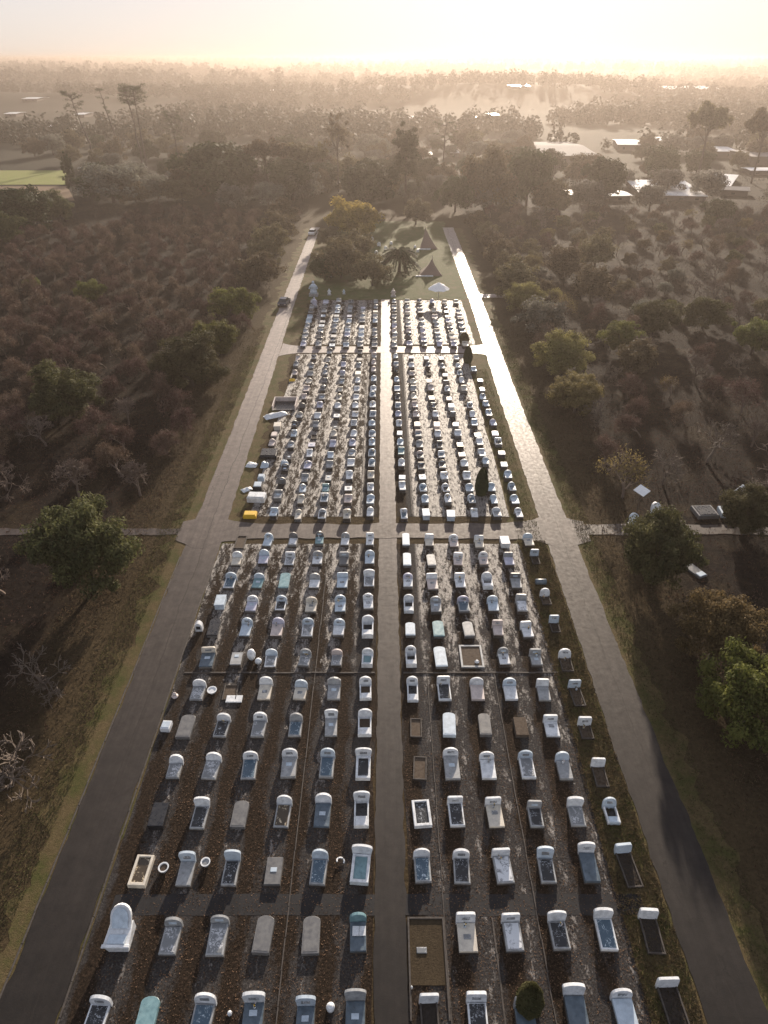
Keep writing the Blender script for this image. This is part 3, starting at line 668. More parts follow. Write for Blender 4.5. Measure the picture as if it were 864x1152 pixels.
for px, py, w_, lab in ((258.7, 1141, 6, 'small white stone chunk in the nearest row of graves'), (463, 1112, 3, 'tiny white stone on the long sandy plot')):
    b = MB(); q = mpx(w_, py) / 2; b.lathe([(q * .8, 0), (q, .12), (q * .7, .22), (q * .2, .26)], M['w'], 6); thing(link('stone', b.mesh('stone'), None, at(px, py), .4), lab, 'stone')
b = MB(); b.tube([(.22 * math.cos(a), .2 + .22 * math.sin(a) * .9, .1 + .02 * i) for i, a in enumerate(np.linspace(-.5, 3.6, 9))], [.05] * 9, M['w'], 6)
thing(link('wreath', b.mesh('wreath'), None, at(383, 974)), 'small white horseshoe wreath lying between two graves', 'wreath')
b = MB(); b.box(-.33, .33, 0, .75, 0, .42, M['w'], .05); b2 = MB(); b2.box(-.28, .28, .08, .62, .42, .46, M['b'], .02)
simple('small_tomb', 'small white block tomb beside the left road', 'tomb', at(186, 824), [('box', b, None), ('lid', b2, None)], R(-3))
b = MB(); b.prism(head_outline('r', .6, .9), .45, M['w'], ch=.08); b2 = MB(); b2.box(-.18, .18, -.03, 0.01, .3, .62, M['k'])
simple('small_tomb', 'small white rounded tomb with black picture beside the left road', 'tomb', at(224, 711), [('box', b, None), ('picture', b2, None)])
b = MB(); b.box(-.6, .6, -.45, .2, .07, .17, M['w'], .03); thing(link('slab', b.mesh('slab'), None, at(264, 786)), 'white slab lying at the foot of a brown plot', 'slab')
b = MB(); b.lathe([(.22, -.5), (.27, -.45), (.27, .45), (.22, .5)], M['s'], 12, Matrix.Translation((0, 0, .27)) @ Matrix.Rotation(R(90), 4, 'Y'))
thing(link('stone_drum', b.mesh('stone_drum', True), None, at(608, 657)), 'blue stone drum lying on the grass right of the graves', 'drum')
# pages on teal grave, row B
b = MB(); b.box(-.36, -.01, 0, .5, .36, .4, M['w'], .01); b2 = MB(); b2.box(.01, .36, 0, .5, .36, .4, M['w'], .01)
simple('stone_book', 'open white stone book lying on the teal grave beside centre path', 'stone book', (U(403.8, 1053, .36)[0], U(403.8, 1053, .36)[1] + .0, .0), [('page', b, None), ('page', b2, None)])
# dark platform, enclosure, tarpaulins at the left edge of the middle block
def E(x, y, z=0.): return U(250 + x / 7.2, 440 + y / 7.2, z)   # enlarged view (250,440) x7.2
def boxat(name, label, cat, x, y, w, d_, h, mat, lid=None, rz=0., group=None):
    X, Y = E(x, y); b = MB(); b.box(-w / 2, w / 2, 0, d_, 0, h, M[mat], .04)
    ps = [('base', b, None)]
    if lid: b2 = MB(); b2.box(-w / 2 + .08, w / 2 - .08, .08, d_ - .08, h, h + .12, M[lid], .03); ps.append(('lid', b2, None))
    return simple(name, label, cat, (X, Y, 0), ps, rz, group)
boxat('tomb', 'low black platform tomb left of the middle graves', 'tomb', 372, 555, 2.0, 1.9, .45, 'k', 'k')
boxat('tomb', 'large white box tomb near crossroad, left of the middle graves', 'tomb', 272, 905, 1.9, 1.2, .6, 'w', 'w', R(-4))
boxat('tomb', 'bright yellow box tomb at the corner above the crossroad', 'tomb', 222, 1035, 1.35, .95, .35, 'y', 'y')
boxat('tomb', 'small black box tomb with blue cover left of the middle graves', 'tomb', 285, 812, .95, 1.1, .55, 'k', 'b')
boxat('tomb', 'small pale blue tomb beside brown soil left of the middle graves', 'tomb', 315, 733, .75, .8, .5, 'b', 'b')
b = MB(); w_ = 1.6
for q in ((-w_, -w_ + .12, 0, 3.0), (w_ - .12, w_, 0, 3.0), (-w_ + .122, w_ - .122, 2.88, 3.0)): b.box(*q, 0, .75, M['p'], .01)
b2 = MB(); b2.box(-w_ + .125, w_ - .125, .02, 2.875, 0, .12, M['k'])
simple('enclosure', 'low pale walled enclosure round a dark grave, left of the middle graves', 'enclosure', (*E(500, 160), 0), [('wall', b, None), ('slab', b2, None)])
def tarp(label, x, y, w, l, h, rz, mat='w', name='tarpaulin'):
    n = 10; vs = []; fs = []; sd = rnd.random() * 30
    for j in range(n + 1):
        for i in range(n + 1):
            u, v = i / n - .5, j / n - .5
            tp = 1 - .5 * max(0, u)
            k = 1 - (2 * abs(v)) ** 2 * .9 - (2 * abs(u)) ** 4 * .5
            z = max(.03, h * k * (.8 + .6 * mnoise.noise(Vector((u * 4, v * 4, sd)))))
            if j in (0, n) or i in (0, n): z = .0
            vs.append((u * w, v * l * tp + .08 * mnoise.noise(Vector((u * 6, v * 6, sd + 3))), z))
    for j in range(n):
        for i in range(n):
            a = j * (n + 1) + i; fs.append((a, a + 1, a + n + 2, a + n + 1))
    b = MB(); b.add(vs, fs, M[mat]); X, Y = E(x, y)
    thing(link(name, b.mesh(name, True), None, (X, Y, .03), rz), label, 'tarpaulin')
tarp('long white pointed tarpaulin beside the walled enclosure', 435, 200, 3.2, 1.3, .5, R(28))
tarp('blue and white crumpled tarpaulin on the left verge', 240, 602, 1.3, 1.2, .4, R(-10))
tarp('pale blue domed tarpaulin over a tomb on the left verge', 345, 605, .95, 1.2, .55, 0, 'b')
tarp('thin torn white tarpaulin on the grass above the yellow tomb', 200, 800, 1.2, .8, .25, R(35))
tarp('crumpled pale cover on a black tomb in the second column', 510, 605, .9, 1.4, .9, R(20), 'b')
tarp('small yellow sheet on the verge by the middle graves', 0 + (328 / 4.747) * 7.2 + 70, (228 / 4.747 - 60) * 7.2, .9, .9, .3, 0, 'y')
# flowers / grass tuft thing near (360,275)
# cars on the left road
def car(label, px, py, paint, rz, scale=1.):
    r_ = root('parked_car', label, 'car', at(px, py), rz)
    b = MB(); pr = [(-2.0, .3), (2.0, .3), (2.05, .62), (1.9, .82), (1.1, .95), (-1.75, .98), (-2.05, .8), (-2.08, .5)]
    b.prism([(x, z) for x, z in pr], 1.7, M[paint], T=Matrix.Rotation(R(90), 4, 'Z') @ Matrix.Translation((0, -.85, 0)), ch=.03); link('body', b.mesh('body'), r_)
    c = MB(); vs = [(-.8, -1.65, .96), (.8, -1.65, .96), (.8, 1.0, .96), (-.8, 1.0, .96), (-.62, -1.2, 1.46), (.62, -1.2, 1.46), (.62, .3, 1.46), (-.62, .3, 1.46)]
    c.add(vs, [(0, 1, 5, 4), (1, 2, 6, 5), (2, 3, 7, 6), (3, 0, 4, 7)], M['glass']); link('windows', c.mesh('windows'), r_)
    d = MB(); d.box(-.63, .63, -1.21, .31, 1.458, 1.5, M[paint], .02); link('roof_panel', d.mesh('roof_panel'), r_)
    for sx in (-.82, .82):
        for sy in (-1.25, 1.25):
            wv = MB(); wv.lathe([(.2, -.1), (.32, -.09), (.32, .09), (.2, .1)], M['rubber'], 14, Matrix.Translation((sx, sy, .32)) @ Matrix.Rotation(R(90), 4, 'Y')); wo = link('wheel', wv.mesh('wheel'), r_)
            rm = MB(); rm.lathe([(.19, -.105), (.19, .105)], M['steel'], 10, Matrix.Translation((sx, sy, .32)) @ Matrix.Rotation(R(90), 4, 'Y')); link('rim', rm.mesh('rim'), wo)
    for sx in (-.6, .6):
        lt = MB(); lt.box(sx - .16, sx + .16, -2.09, -2.03, .62, .76, M['p']); link('tail_lamp', lt.mesh('tail_lamp'), r_)
        lt = MB(); lt.box(sx - .16, sx + .16, 2.0, 2.06, .6, .74, M['w']); link('headlight', lt.mesh('headlight'), r_)
car('dark blue car standing at the edge of the left road', 320, 343, 'car_dark', R(-6))
car('white car at the far end of the left road', 352, 264, 'car_white', R(-6))
car('blue car parked behind dark trees beyond the orchard', 54, 253, 'car_dark', R(70))
# statues on the lawn
def statue(px, py, h, mat, label):
    b = MB(); b.box(-.3 * h, .3 * h, -.2 * h, .2 * h, 0, .18 * h, M['g'], .03)
    c = MB(); c.lathe([(.2 * h, .18 * h), (.24 * h, .3 * h), (.17 * h, .5 * h), (.2 * h, .66 * h), (.15 * h, .78 * h), (.06 * h, .82 * h), (.09 * h, .9 * h), (.07 * h, .97 * h), (.01 * h, h)], M[mat], 12)
    c.tube([(-.18 * h, 0, .7 * h), (-.28 * h, -.08 * h, .52 * h), (-.1 * h, -.2 * h, .5 * h)], [.05 * h, .045 * h, .03 * h], M[mat], 6)
    c.tube([(.18 * h, 0, .7 * h), (.28 * h, -.08 * h, .52 * h), (.1 * h, -.2 * h, .5 * h)], [.05 * h, .045 * h, .03 * h], M[mat], 6)
    simple('statue', label, 'statue', at(px, py), [('plinth', b, None), ('figure', c, None)])
statue(353, 333, 3.0, 'b', 'large pale draped statue on the lawn beside the left road')
statue(354, 346, 2.0, 'l', 'pale lavender statue at the corner of the far graves')
statue(370.5, 332, 1.3, 'w', 'small white statue on the lawn, left one of two')
statue(387, 331, 1.0, 'b', 'small pale green-blue statue on the lawn, right one of two')
statue(442.5, 334, 1.7, 'p', 'narrow pinkish statue beside the centre path end')
b = MB(); b.box(-.5, .5, -.4, .4, 0, .2, M['g'], .02); b.tube([(0, 0, .2), (0, 0, 3.6)], [.1, .05], M['w'], 6); b.tube([(-.7, 0, 2.7), (.7, 0, 2.7)], [.05, .05], M['w'], 6)
thing(link('cross', b.mesh('cross'), None, at(371.5, 312)), 'tall thin white cross in front of the dark shrubs', 'cross')
for (px, py, s_) in ((426, 277, .9), (434, 281, .8), (440, 275, .7), (423, 286, .8), (446, 289, .6), (418, 271, .9), (376, 273, 1.0), (470, 284, .7), (467, 279, .6), (430, 290, .6)):
    b = MB(); b.prism(head_outline('r', s_, s_ * 1.1), .25, M['w'], ch=.06); thing(link('small_headstone', b.mesh('small_headstone'), None, at(px, py), rnd.uniform(-.5, .5)), 'small white rounded stone scattered on the lawn round the palm', 'headstone', 'white stones round the palm')
# parasol
b = MB(); b.tube([(0, 0, 0), (0, 0, 2.7)], [.05, .04], M['steel'], 8); c = MB(); n = 8
vs = [(0, 0, 3.5)] + [(2.1 * math.cos(k * math.pi / n), 2.1 * math.sin(k * math.pi / n), 2.35 - (.12 if k % 2 else 0)) for k in range(2 * n)] + [(1.05 * math.cos(k * math.pi / n), 1.05 * math.sin(k * math.pi / n), 3.02) for k in range(2 * n)]
fs = [(0, 1 + 2 * n + k, 1 + 2 * n + (k + 1) % (2 * n)) for k in range(2 * n)] + [(1 + 2 * n + k, 1 + k, 1 + (k + 1) % (2 * n), 1 + 2 * n + (k + 1) % (2 * n)) for k in range(2 * n)]
c.add(vs, fs, M['fabric'])
simple('parasol', 'open white parasol on the lawn above the far right graves', 'parasol', at(493, 338), [('pole', b, None), ('canopy', c, None)])
# tents
def tent(px, py, w, l, h, lean, label):
    b = MB(); n = 8; vs = []; fs = []
    cs = [(-w / 2, 0), (w / 2, 0), (w / 2 * .8, l), (-w / 2 * .8, l)]
    for j in range(n + 1):
        t = j / n; k = (1 - t) ** 1.5
        for (x, y) in cs: vs.append((lean * t + x * k, l * .6 * t + (y - l * .3) * k, h * t))
    for j in range(n):
        for i in range(4):
            a = j * 4 + i; c_ = j * 4 + (i + 1) % 4; fs.append((a, c_, c_ + 4, a + 4))
    b.add(vs, fs, M['tent']); p = MB(); p.tube([(lean, l * .6, h - .3), (lean, l * .6, h + .5)], [.06, .04], M['steel'], 6)
    q = MB(); q.box(-w / 2 - .6, w * .1, -l * .3 - .5, -l * .3 - .2, 0, .25, M['w'], .03)
    simple('tent', label, 'tent', at(px, py), [('canvas', b, None), ('finial', p, None), ('white_kerb', q, None)])
tent(482, 279, 4.6, 5.0, 4.8, -.9, 'tall dark brown peaked canvas tent, farther of two on the lawn')
tent(484, 309, 5.4, 4.2, 3.1, .5, 'low dark brown peaked canvas tent, nearer of two on the lawn')
# panels and tombs right of the crossroad
def panel(px, py, pt, w, l, label, tilt=20, rz=.3):
    """square white sheet on a post: foot at px,py; sheet centre appears at pt"""
    X, Y = U(px, py)
    ang = PITCH + math.atan((pt - 576) / F); h = CAMH - math.hypot(X * 0, Y) * math.tan(ang)
    a = MB(); a.tube([(0, 0, 0), (0, 0, h - .05)], [.05, .04], M['bark'], 6)
    b = MB(); b.box(-w / 2, w / 2, -l / 2, l / 2, 0, .05, M['fabric'], .01, T=Matrix.Translation((0, 0, h)) @ Matrix.Rotation(R(tilt), 4, 'X') @ Matrix.Rotation(rz, 4, 'Z'))
    c = MB(); c.tube([(0, 0, h * .7), (-1.0, .1, .2)], [.025, .025], M['bark'], 5)
    simple('shade_panel', label, 'shade panel', (X, Y, 0), [('post', a, None), ('sheet', b, None), ('strut', c, None)])
panel(716, 577, 552, 1.25, 1.25, 'square white sheet on a thin post beside the bronze bare tree', 15, R(40))
panel(828, 575, 553, 1.6, 1.2, 'white sheet on a thin post behind the twisted green tree', 20, R(35))
def lone(name, px, py, parts, label, cat, rz=0.): simple(name, label, cat, at(px, py), parts, rz)
a = MB(); a.prism(head_outline('r', 1.0, 1.6), .4, M['w'], T=Matrix.Rotation(R(-25), 4, 'X'), ch=.06); b = MB(); b.box(-.25, .25, -.03, .01, .9, 1.05, M['g'], T=Matrix.Rotation(R(-25), 4, 'X'))
lone('lone_headstone', 739, 582, [('stone', a, None), ('nameplate', b, None)], 'white leaning rounded headstone behind the green shrub', 'headstone', R(8))
a = MB(); a.prism(head_outline('r', 1.0, 1.3), .3, M['b'], T=Matrix.Rotation(R(-20), 4, 'X'), ch=.06); b = MB(); b.box(-.6, .6, -.1, .5, 0, .15, M['g'], .02)
lone('lone_headstone', 714, 591, [('stone', a, None), ('base', b, None)], 'grey-blue rounded headstone beside the side road', 'headstone', R(12))
a = MB(); a.box(-.6, .6, -.3, .5, 0, .45, M['w'], .05); b = MB(); b.box(-.5, .5, -.2, .4, .45, .52, M['w'], .03)
lone('small_tomb', 727, 597, [('box', a, None), ('lid', b, None)], 'small white box tomb half hidden by the green shrub', 'tomb')
a = MB(); a.box(-1.1, 1.1, 0, 2.0, 0, .45, M['d'], .04); b = MB(); b.box(-.9, .9, .15, 1.85, .45, .5, M['k'], .02)
lone('tomb', 797, 584, [('base', a, None), ('slab', b, None)], 'wide black polished tomb beside the side road', 'tomb', R(4))
a = MB(); a.box(-.55, .55, 0, 1.5, 0, .55, M['b'], .04); b = MB(); b.box(-.35, .35, .2, 1.3, .55, .6, M['k'], .02)
lone('tomb', 817, 583, [('base', a, None), ('slab', b, None)], 'white and black tomb between black tomb and twisted tree', 'tomb', R(-6))
a = MB(); a.box(-.5, .5, 0, 1.9, 0, .2, M['d'], .03); b = MB(); b.box(-.4, .4, .05, .6, .2, .26, M['b'], .02)
lone('slab_grave', 791, 650, [('slab', a, None), ('plate', b, None)], 'dark slab with pale foot lying below the green shrub', 'grave', R(25))
for px, py, lab in ((299, 289, 'small white sign board on the verge edge, left orchard'), (605, 305, 'small white box among shrubs right of the road')):
    pass

# ------------------------------------------------------------------ trees
def quads_mesh(name, c, nrm, size, mat, asp=.6):
    """many leaf-like diamonds at c with normals nrm"""
    n = len(c); r1 = nrg.normal(size=(n, 3)); nrm = nrm / (np.linalg.norm(nrm, axis=1, keepdims=True) + 1e-9)
    t = np.cross(nrm, r1); t /= (np.linalg.norm(t, axis=1, keepdims=True) + 1e-9); b = np.cross(nrm, t)
    s = size[:, None] if isinstance(size, np.ndarray) else size
    V = np.stack([c - t * s, c + b * s * asp, c + t * s, c - b * s * asp], 1).reshape(-1, 3)
    me = bpy.data.meshes.new(name); me.vertices.add(4 * n); me.vertices.foreach_set('co', V.astype(np.float32).ravel())
    me.loops.add(4 * n); me.loops.foreach_set('vertex_index', np.arange(4 * n, dtype=np.int32))
    me.polygons.add(n); me.polygons.foreach_set('loop_start', np.arange(0, 4 * n, 4, dtype=np.int32))
    me.materials.append(mat); me.update(calc_edges=True); return me
def branchy(seed, h, spread, levels=5, trunk=.2, r0=.13, up=.35, kids=(2, 4), mat='bark', seglen=None, minr=.014, crook=.35):
    rg = random.Random(seed); b = MB(); tips = []
    def grow(p, d, l, r, lv):
        pts = [p]; rs = [r]; q = p
        for k in range(3):
            d = (d + Vector((rg.gauss(0, crook), rg.gauss(0, crook), rg.gauss(0, crook * .6) + .04)) * .45).normalized()
            q = q + d * l / 3; pts.append(q); rs.append(max(minr, r * (1 - .13 * (k + 1))))
        b.tube(pts, rs, M[mat], 5 if lv > levels - 2 else 3)
        if lv == 0: tips.append(q); return
        for j in range(rg.randint(*kids)):
            a = rg.uniform(0, 6.283); tilt = rg.uniform(.35, .95) * spread
            o = d.orthogonal().normalized(); o.rotate(Matrix.Rotation(a, 3, d))
            nd = (d * math.cos(tilt) + o * math.sin(tilt) + Vector((0, 0, up * .3))).normalized()
            st = pts[rg.choice((2, 3, 3))]
            grow(st, nd, l * rg.uniform(.62, .88), max(minr, r * .56), lv - 1)
    grow(Vector((0, 0, -.1)), Vector((rg.gauss(0, .08), rg.gauss(0, .08), 1)).normalized(), h * trunk, r0, levels)
    return b, tips
def crown_mesh(seed, mat, rx, rz, zc, nclump, per, leaf, hollow=.5, flat=.75, clr=.28, droop=0.):
    g = np.random.default_rng(seed)
    d = g.normal(size=(nclump, 3)); d /= np.linalg.norm(d, axis=1, keepdims=True); d[:, 2] = np.where(d[:, 2] < -.7, -d[:, 2] * .6, d[:, 2])
    lump = np.array([.80 + .62 * mnoise.noise(Vector(q * 1.7) + Vector((seed, 0, 0))) for q in d])
    rad = (hollow + (1 - hollow) * g.random(nclump) ** .5) * lump
    cc = d * rad[:, None] * np.array([rx, rx, rz]) + np.array([0, 0, zc])
    cr = rx * clr * g.uniform(.6, 1.25, nclump)
    q = g.normal(size=(nclump, per, 3)); q /= np.linalg.norm(q, axis=2, keepdims=True); rr = g.random((nclump, per, 1)) ** .4
    P = (cc[:, None, :] + q * rr * cr[:, None, None] * np.array([1, 1, flat])).reshape(-1, 3)
    nr = (q + .6 * g.normal(size=q.shape) + np.array([0, 0, .5])).reshape(-1, 3)
    keep = P[:, 2] > .15
    P = P[keep]; nr = nr[keep]
    return quads_mesh('crown', P, nr, leaf * g.uniform(.6, 1.3, len(P)), mat), cc
def branch_to(cc, h0, r0, mat='bark', n=14, seed=1):
    rg = random.Random(seed); b = MB(); top = Vector((0, 0, h0))
    b.tube([(0, 0, -.1), (rg.gauss(0, .05), rg.gauss(0, .05), h0 * .5), tuple(top)], [r0 * 1.25, r0, r0 * .85], M[mat], 7)
    for k in rg.sample(range(len(cc)), min(n, len(cc))):
        e = Vector(cc[k]); s = top * rg.uniform(.7, 1.); m_ = s.lerp(e, .5) + Vector((rg.gauss(0, .15), rg.gauss(0, .15), rg.gauss(0, .1))) * h0 * .3
        b.tube([tuple(s), tuple(m_), tuple(e)], [r0 * .5, r0 * .3, r0 * .1], M[mat], 4)
    return b
TREES = {}   # kind -> list of (trunk mesh, crown mesh), unit size: width 1 (crown radius .5), height given
def bank(kind, mat, variants, hratio, nclump, per, leaf, **kw):
    TREES[kind] = []
    for v in range(variants):
        sd = hash((kind, v)) % 1000 if False else sum(map(ord, kind)) * 7 + v * 13
        zc = kw.get('zc', .46) * hratio
        me, cc = crown_mesh(sd, mat, 5., kw.get('rz', .48) * hratio * 10, zc * 10, nclump, per, leaf, kw.get('hollow', .5), kw.get('flat', .75), kw.get('clr', .26))
        tb = branch_to(cc, kw.get('th', .3) * hratio * 10, kw.get('r0', .22), kw.get('bark', 'bark'), seed=sd)
        TREES[kind].append((tb.mesh('trunk'), me))
# every bank tree is modelled 10 m wide, then scaled
bank('green', L_GREEN, 4, .85, 210, 200, .14, clr=.2)
bank('olive', L_OLIVE, 4, .75, 90, 110, .22)
bank('bronze', L_BRONZE, 3, .8, 190, 170, .13, hollow=.45, clr=.19)
bank('bright', L_BRIGHT, 2, .75, 150, 180, .15, clr=.2)
bank('dark', L_DARK, 3, .8, 130, 120, .24, hollow=.6)
bank('yellow', L_YELLOW, 2, .8, 120, 130, .24)
bank('grey', L_GREY, 3, .75, 80, 90, .22, hollow=.4)
bank('umbrella', L_OLIVE, 3, 1.0, 60, 110, .22, zc=.82, rz=.15, th=.7, clr=.2, hollow=.55)
bank('open', L_OLIVE, 3, 1.9, 34, 90, .22, zc=.72, rz=.24, th=.6, clr=.2, hollow=.3)
bank('conifer', L_DARK, 2, 1.9, 90, 110, .24, zc=.52, rz=.46, th=.7, clr=.24, hollow=.3)
BARE = []
for v in range(7):
    rg = random.Random(v)
    b, tips = branchy(40 + v, 5.4, 1.05 + .1 * (v % 3), 5, .26, .15, kids=(3, 4), mat='twig', minr=.024); BARE.append(b)
    me_t = b
def split_branch(b):   # trunk = the first tube, branches = the rest
    nf = 3 * 5 + 2; nv = 4 * 5; t = MB(); t.mats = b.mats; t.v = b.v[:nv]; t.f = b.f[:nf]; t.m = b.m[:nf]
    o = MB(); o.mats = b.mats; o.v = b.v[nv:]; o.f = [tuple(i - nv for i in f) for f in b.f[nf:]]; o.m = b.m[nf:]
    return t.mesh('trunk'), o.mesh('branches')
BARE = [split_branch(b) for b in BARE]
PALE = [split_branch(branchy(90 + v, 6.0, 1.1, 5, .25, .16, kids=(2, 4), mat='palebark', minr=.028)[0]) for v in range(3)]
TW = []   # bare crowns with some withered leaves
for v in range(4):
    b, tips = branchy(70 + v, 5.4, 1.05, 5, .24, .14, kids=(3, 3), mat='twig', minr=.024); t, br = split_branch(b)
    g = np.random.default_rng(v); tp = np.array([tuple(p) for p in tips]); P = (tp[:, None, :] + g.normal(size=(len(tp), 5, 3)) * .25).reshape(-1, 3)
    TW.append((t, br, quads_mesh('crown', P, g.normal(size=P.shape), g.uniform(.05, .12, len(P)), L_BRONZE)))

TG = []   # leafless trees with dense fine twigs
for v in range(5):
    b, tips = branchy(120 + v, 5.2, 1.1, 5, .24, .15, kids=(3, 3), mat='twig', minr=.024); t, br = split_branch(b)
    g = np.random.default_rng(v + 9); tp = np.array([tuple(p) for p in tips]); P = (tp[:, None, :] + g.normal(size=(len(tp), 12, 3)) * .24).reshape(-1, 3)
    me = quads_mesh('twigs', P, g.normal(size=P.shape), g.uniform(.14, .32, len(P)), L_TWIGS, .09); TG.append((t, br, me))
def tree(kind, px, py, wpx, label, group=None, name='tree', hs=1., lateral=None):
    if lateral is not None: X, Y = lateral; w = wpx
    else: X, Y = U(px, py); w = mpx(wpx, py)
    k = rnd.randrange(len(TREES[kind])); tm, cm = TREES[kind][k]; s = w / 10.
    r_ = root(name, label, 'tree' if name == 'tree' else name.replace('_', ' '), (X, Y, hz(X, Y)), rnd.uniform(0, 6.28), group, (s, s, s * hs))
    link('trunk', tm, r_); link('crown', cm, r_); return r_
placed = []
def bare(X, Y, s, label, group, bank_=None, twig=False, fine=False):
    r_ = root('bare_tree', label, 'bare tree', (X, Y, hz(X, Y)), rnd.uniform(0, 6.28), group, (s, s, s * rnd.uniform(.85, 1.1)))
    if fine:
        t, br, cr = rnd.choice(TG); link('trunk', t, r_); link('branches', br, r_); link('twigs', cr, r_)
    elif twig:
        t, br, cr = rnd.choice(TW); link('trunk', t, r_); link('branches', br, r_); link('crown', cr, r_)
    else:
        t, br = rnd.choice(bank_ or BARE); link('trunk', t, r_); link('branches', br, r_)
    placed.append((X, Y, 2.6 * s))
def ptree(kind, px, cy, wpx, label, group=None, hs=1., name='tree'):
    """placed by the middle of the crown in the photograph"""
    hr = {'green': .85, 'olive': .75, 'bronze': .8, 'bright': .75, 'dark': .8, 'yellow': .8, 'grey': .75, 'umbrella': 1., 'open': 1.9, 'conifer': 1.9}[kind]
    zc = 4.; 
    for _ in range(3):
        w = wpx * 1.08 * depth(cy, zc) / F; zc = w * hr * .5 * hs
    X, Y = U(px, cy, zc)
    r_ = tree(kind, 0, 0, w, label, group, name, hs, lateral=(X, Y)); placed.append((X, Y, w * .5)); return r_
# near single trees
ptree('green', 92, 614, 108, 'big leafy green tree below the side road on the left', hs=1.3)
ptree('green', 212, 404, 72, 'dense rounded green tree beside the left road', hs=.95)
ptree('green', 75, 440, 72, 'low green tree among bare orchard trees')
ptree('bright', 243, 379, 54, 'olive tree just above the dense green one by the left road')
ptree('bright', 263, 340, 52, 'pale-topped olive tree at the orchard edge by the left road')
ptree('olive', 290, 302, 46, 'grey olive tree at the orchard edge, third up from the dense green one')
ptree('bright', 36, 319, 20, 'small yellow-green shrub in the bare orchard'); ptree('bright', 101, 327, 32, 'yellow-green half-bare tree in the bare orchard')
ptree('green', 744, 613, 84, 'leafy green shrub tree beside the side road on the right', hs=1.35)
ptree('green', 845, 572, 62, 'twisted green tree at the side road with visible trunk', hs=1.15)
ptree('bronze', 812, 705, 96, 'large bronze-leaved shrub right of the right road', hs=1.3)
ptree('bright', 850, 780, 108, 'bright green leafy tree below the bronze shrub', hs=1.3)
ptree('olive', 582, 313, 48, 'rounded bronze-olive tree by the right road with white roof behind'); ptree('bronze', 590, 333, 44, 'bronze round tree just below the first by the right road')
ptree('grey', 607, 354, 54, 'grey-green tree by the right road'); ptree('bronze', 634, 397, 64, 'bronze spreading tree by the right road')
ptree('bronze', 650, 440, 62, 'dull bronze tree lowest in the row by the right road'); ptree('bright', 700, 377, 46, 'yellow-green tree among the right-hand shrubs')
ptree('green', 738, 356, 48, 'green tree beside the yellow-green one'); ptree('bright', 754, 342, 14, 'tiny bright yellow-green shrub on the right')
ptree('green', 795, 350, 44, 'mid green tree in the right orchard'); ptree('bright', 851, 378, 52, 'bright green tree at the far right of the orchard')
ptree('olive', 719, 402, 48, 'dull olive tree in front of the yellow-green one'); ptree('olive', 562, 286, 40, 'olive tree near the far end of the right road')
ptree('olive', 635, 294, 46, 'olive tree in the middle of the right orchard'); ptree('olive', 667, 318, 48, 'olive tree above the yellow-green one on the right')
ptree('olive', 672, 282, 44, 'dull tree high in the right orchard')
for (px, cy, w_) in ((304, 270, 42), (313, 252, 38), (318, 238, 34), (296, 283, 34)): ptree('olive', px, cy, w_, 'olive tree in the row closing the orchard by the left road', 'olive trees along the left road')
for (px, cy, w_) in ((545, 262, 30), (556, 272, 30), (572, 300, 34), (537, 248, 28)): ptree('olive', px, cy, w_, 'olive tree in the row closing the orchard by the right road', 'olive trees along the right road')
# single bare trees
for px, py, s, lab in ((90, 560, 1.15, 'wide bare tree above the big green tree'), (158, 558, 1.05, 'bare tree beside the left road above the side road'), (8, 552, 1.1, 'bare tree at the left edge above the side road'),
                       (52, 502, 1.1, 'bare tree with dark upright trunk in the left orchard'), (5, 668, 1.1, 'bare tree at the left edge below the side road'), (145, 478, .9, 'small bare tree below the dense green tree'),
                       (112, 780 - 40, 1., 'x')):
    if lab == 'x': continue
    bare(*U(px, py), s, lab, 'bare orchard trees')
bare(*U(50, 775), .95, 'bare pale-twigged tree below the big green tree', 'bare orchard trees', PALE)
bare(*U(2, 880), 1.15, 'bare spreading tree at the lower left edge', 'bare orchard trees', PALE)
bare(*U(700, 560), 1.25, 'rust-brown twiggy tree above the crossroad on the right', 'bare orchard trees', twig=True)
bare(*U(795, 520), 1.35, 'pale leafless tree with silver branches on the right', 'bare orchard trees', PALE)
bare(*U(745, 545), 1.0, 'pale leafless leaning tree beside the silver one', 'bare orchard trees', PALE)
bare(*U(862, 548), 1.3, 'dark leafless tree at the right edge above the side road', 'bare orchard trees')
bare(*U(672, 480), 1.0, 'pale leafless tree below the dull bronze tree', 'bare orchard trees', PALE)
# fill both orchards
for q in ((797, 584), (817, 583), (716, 577), (739, 582), (727, 597), (791, 650), (828, 575), (780, 575), (760, 580)): placed.append((*U(*q), 3.2))
def free(X, Y, r):
    for a, b_, c in placed:
        if (a - X) ** 2 + (b_ - Y) ** 2 < (c + r) ** 2: return False
    return True
nb = 0
Y = 62.
while Y < 222:
    st = 5.1 + Y * .004
    X = -24.5 - rnd.uniform(0, 3)
    while X > -Y * .60 - 12:
        x, y = X + rnd.uniform(-.7, .7), Y + rnd.uniform(-.7, .7)
        if free(x, y, 1.6) and x < -25.5 and not (y > 200 and x < -75):
            if nb < 290: bare(x, y, rnd.uniform(.8, 1.1), 'leafless dark-barked tree in the left-hand orchard', 'bare orchard trees of the left orchard', twig=rnd.random() < .04, fine=True); nb += 1
        X -= st
    Y += st
nr = 0; nbr = 0; Y = 62.
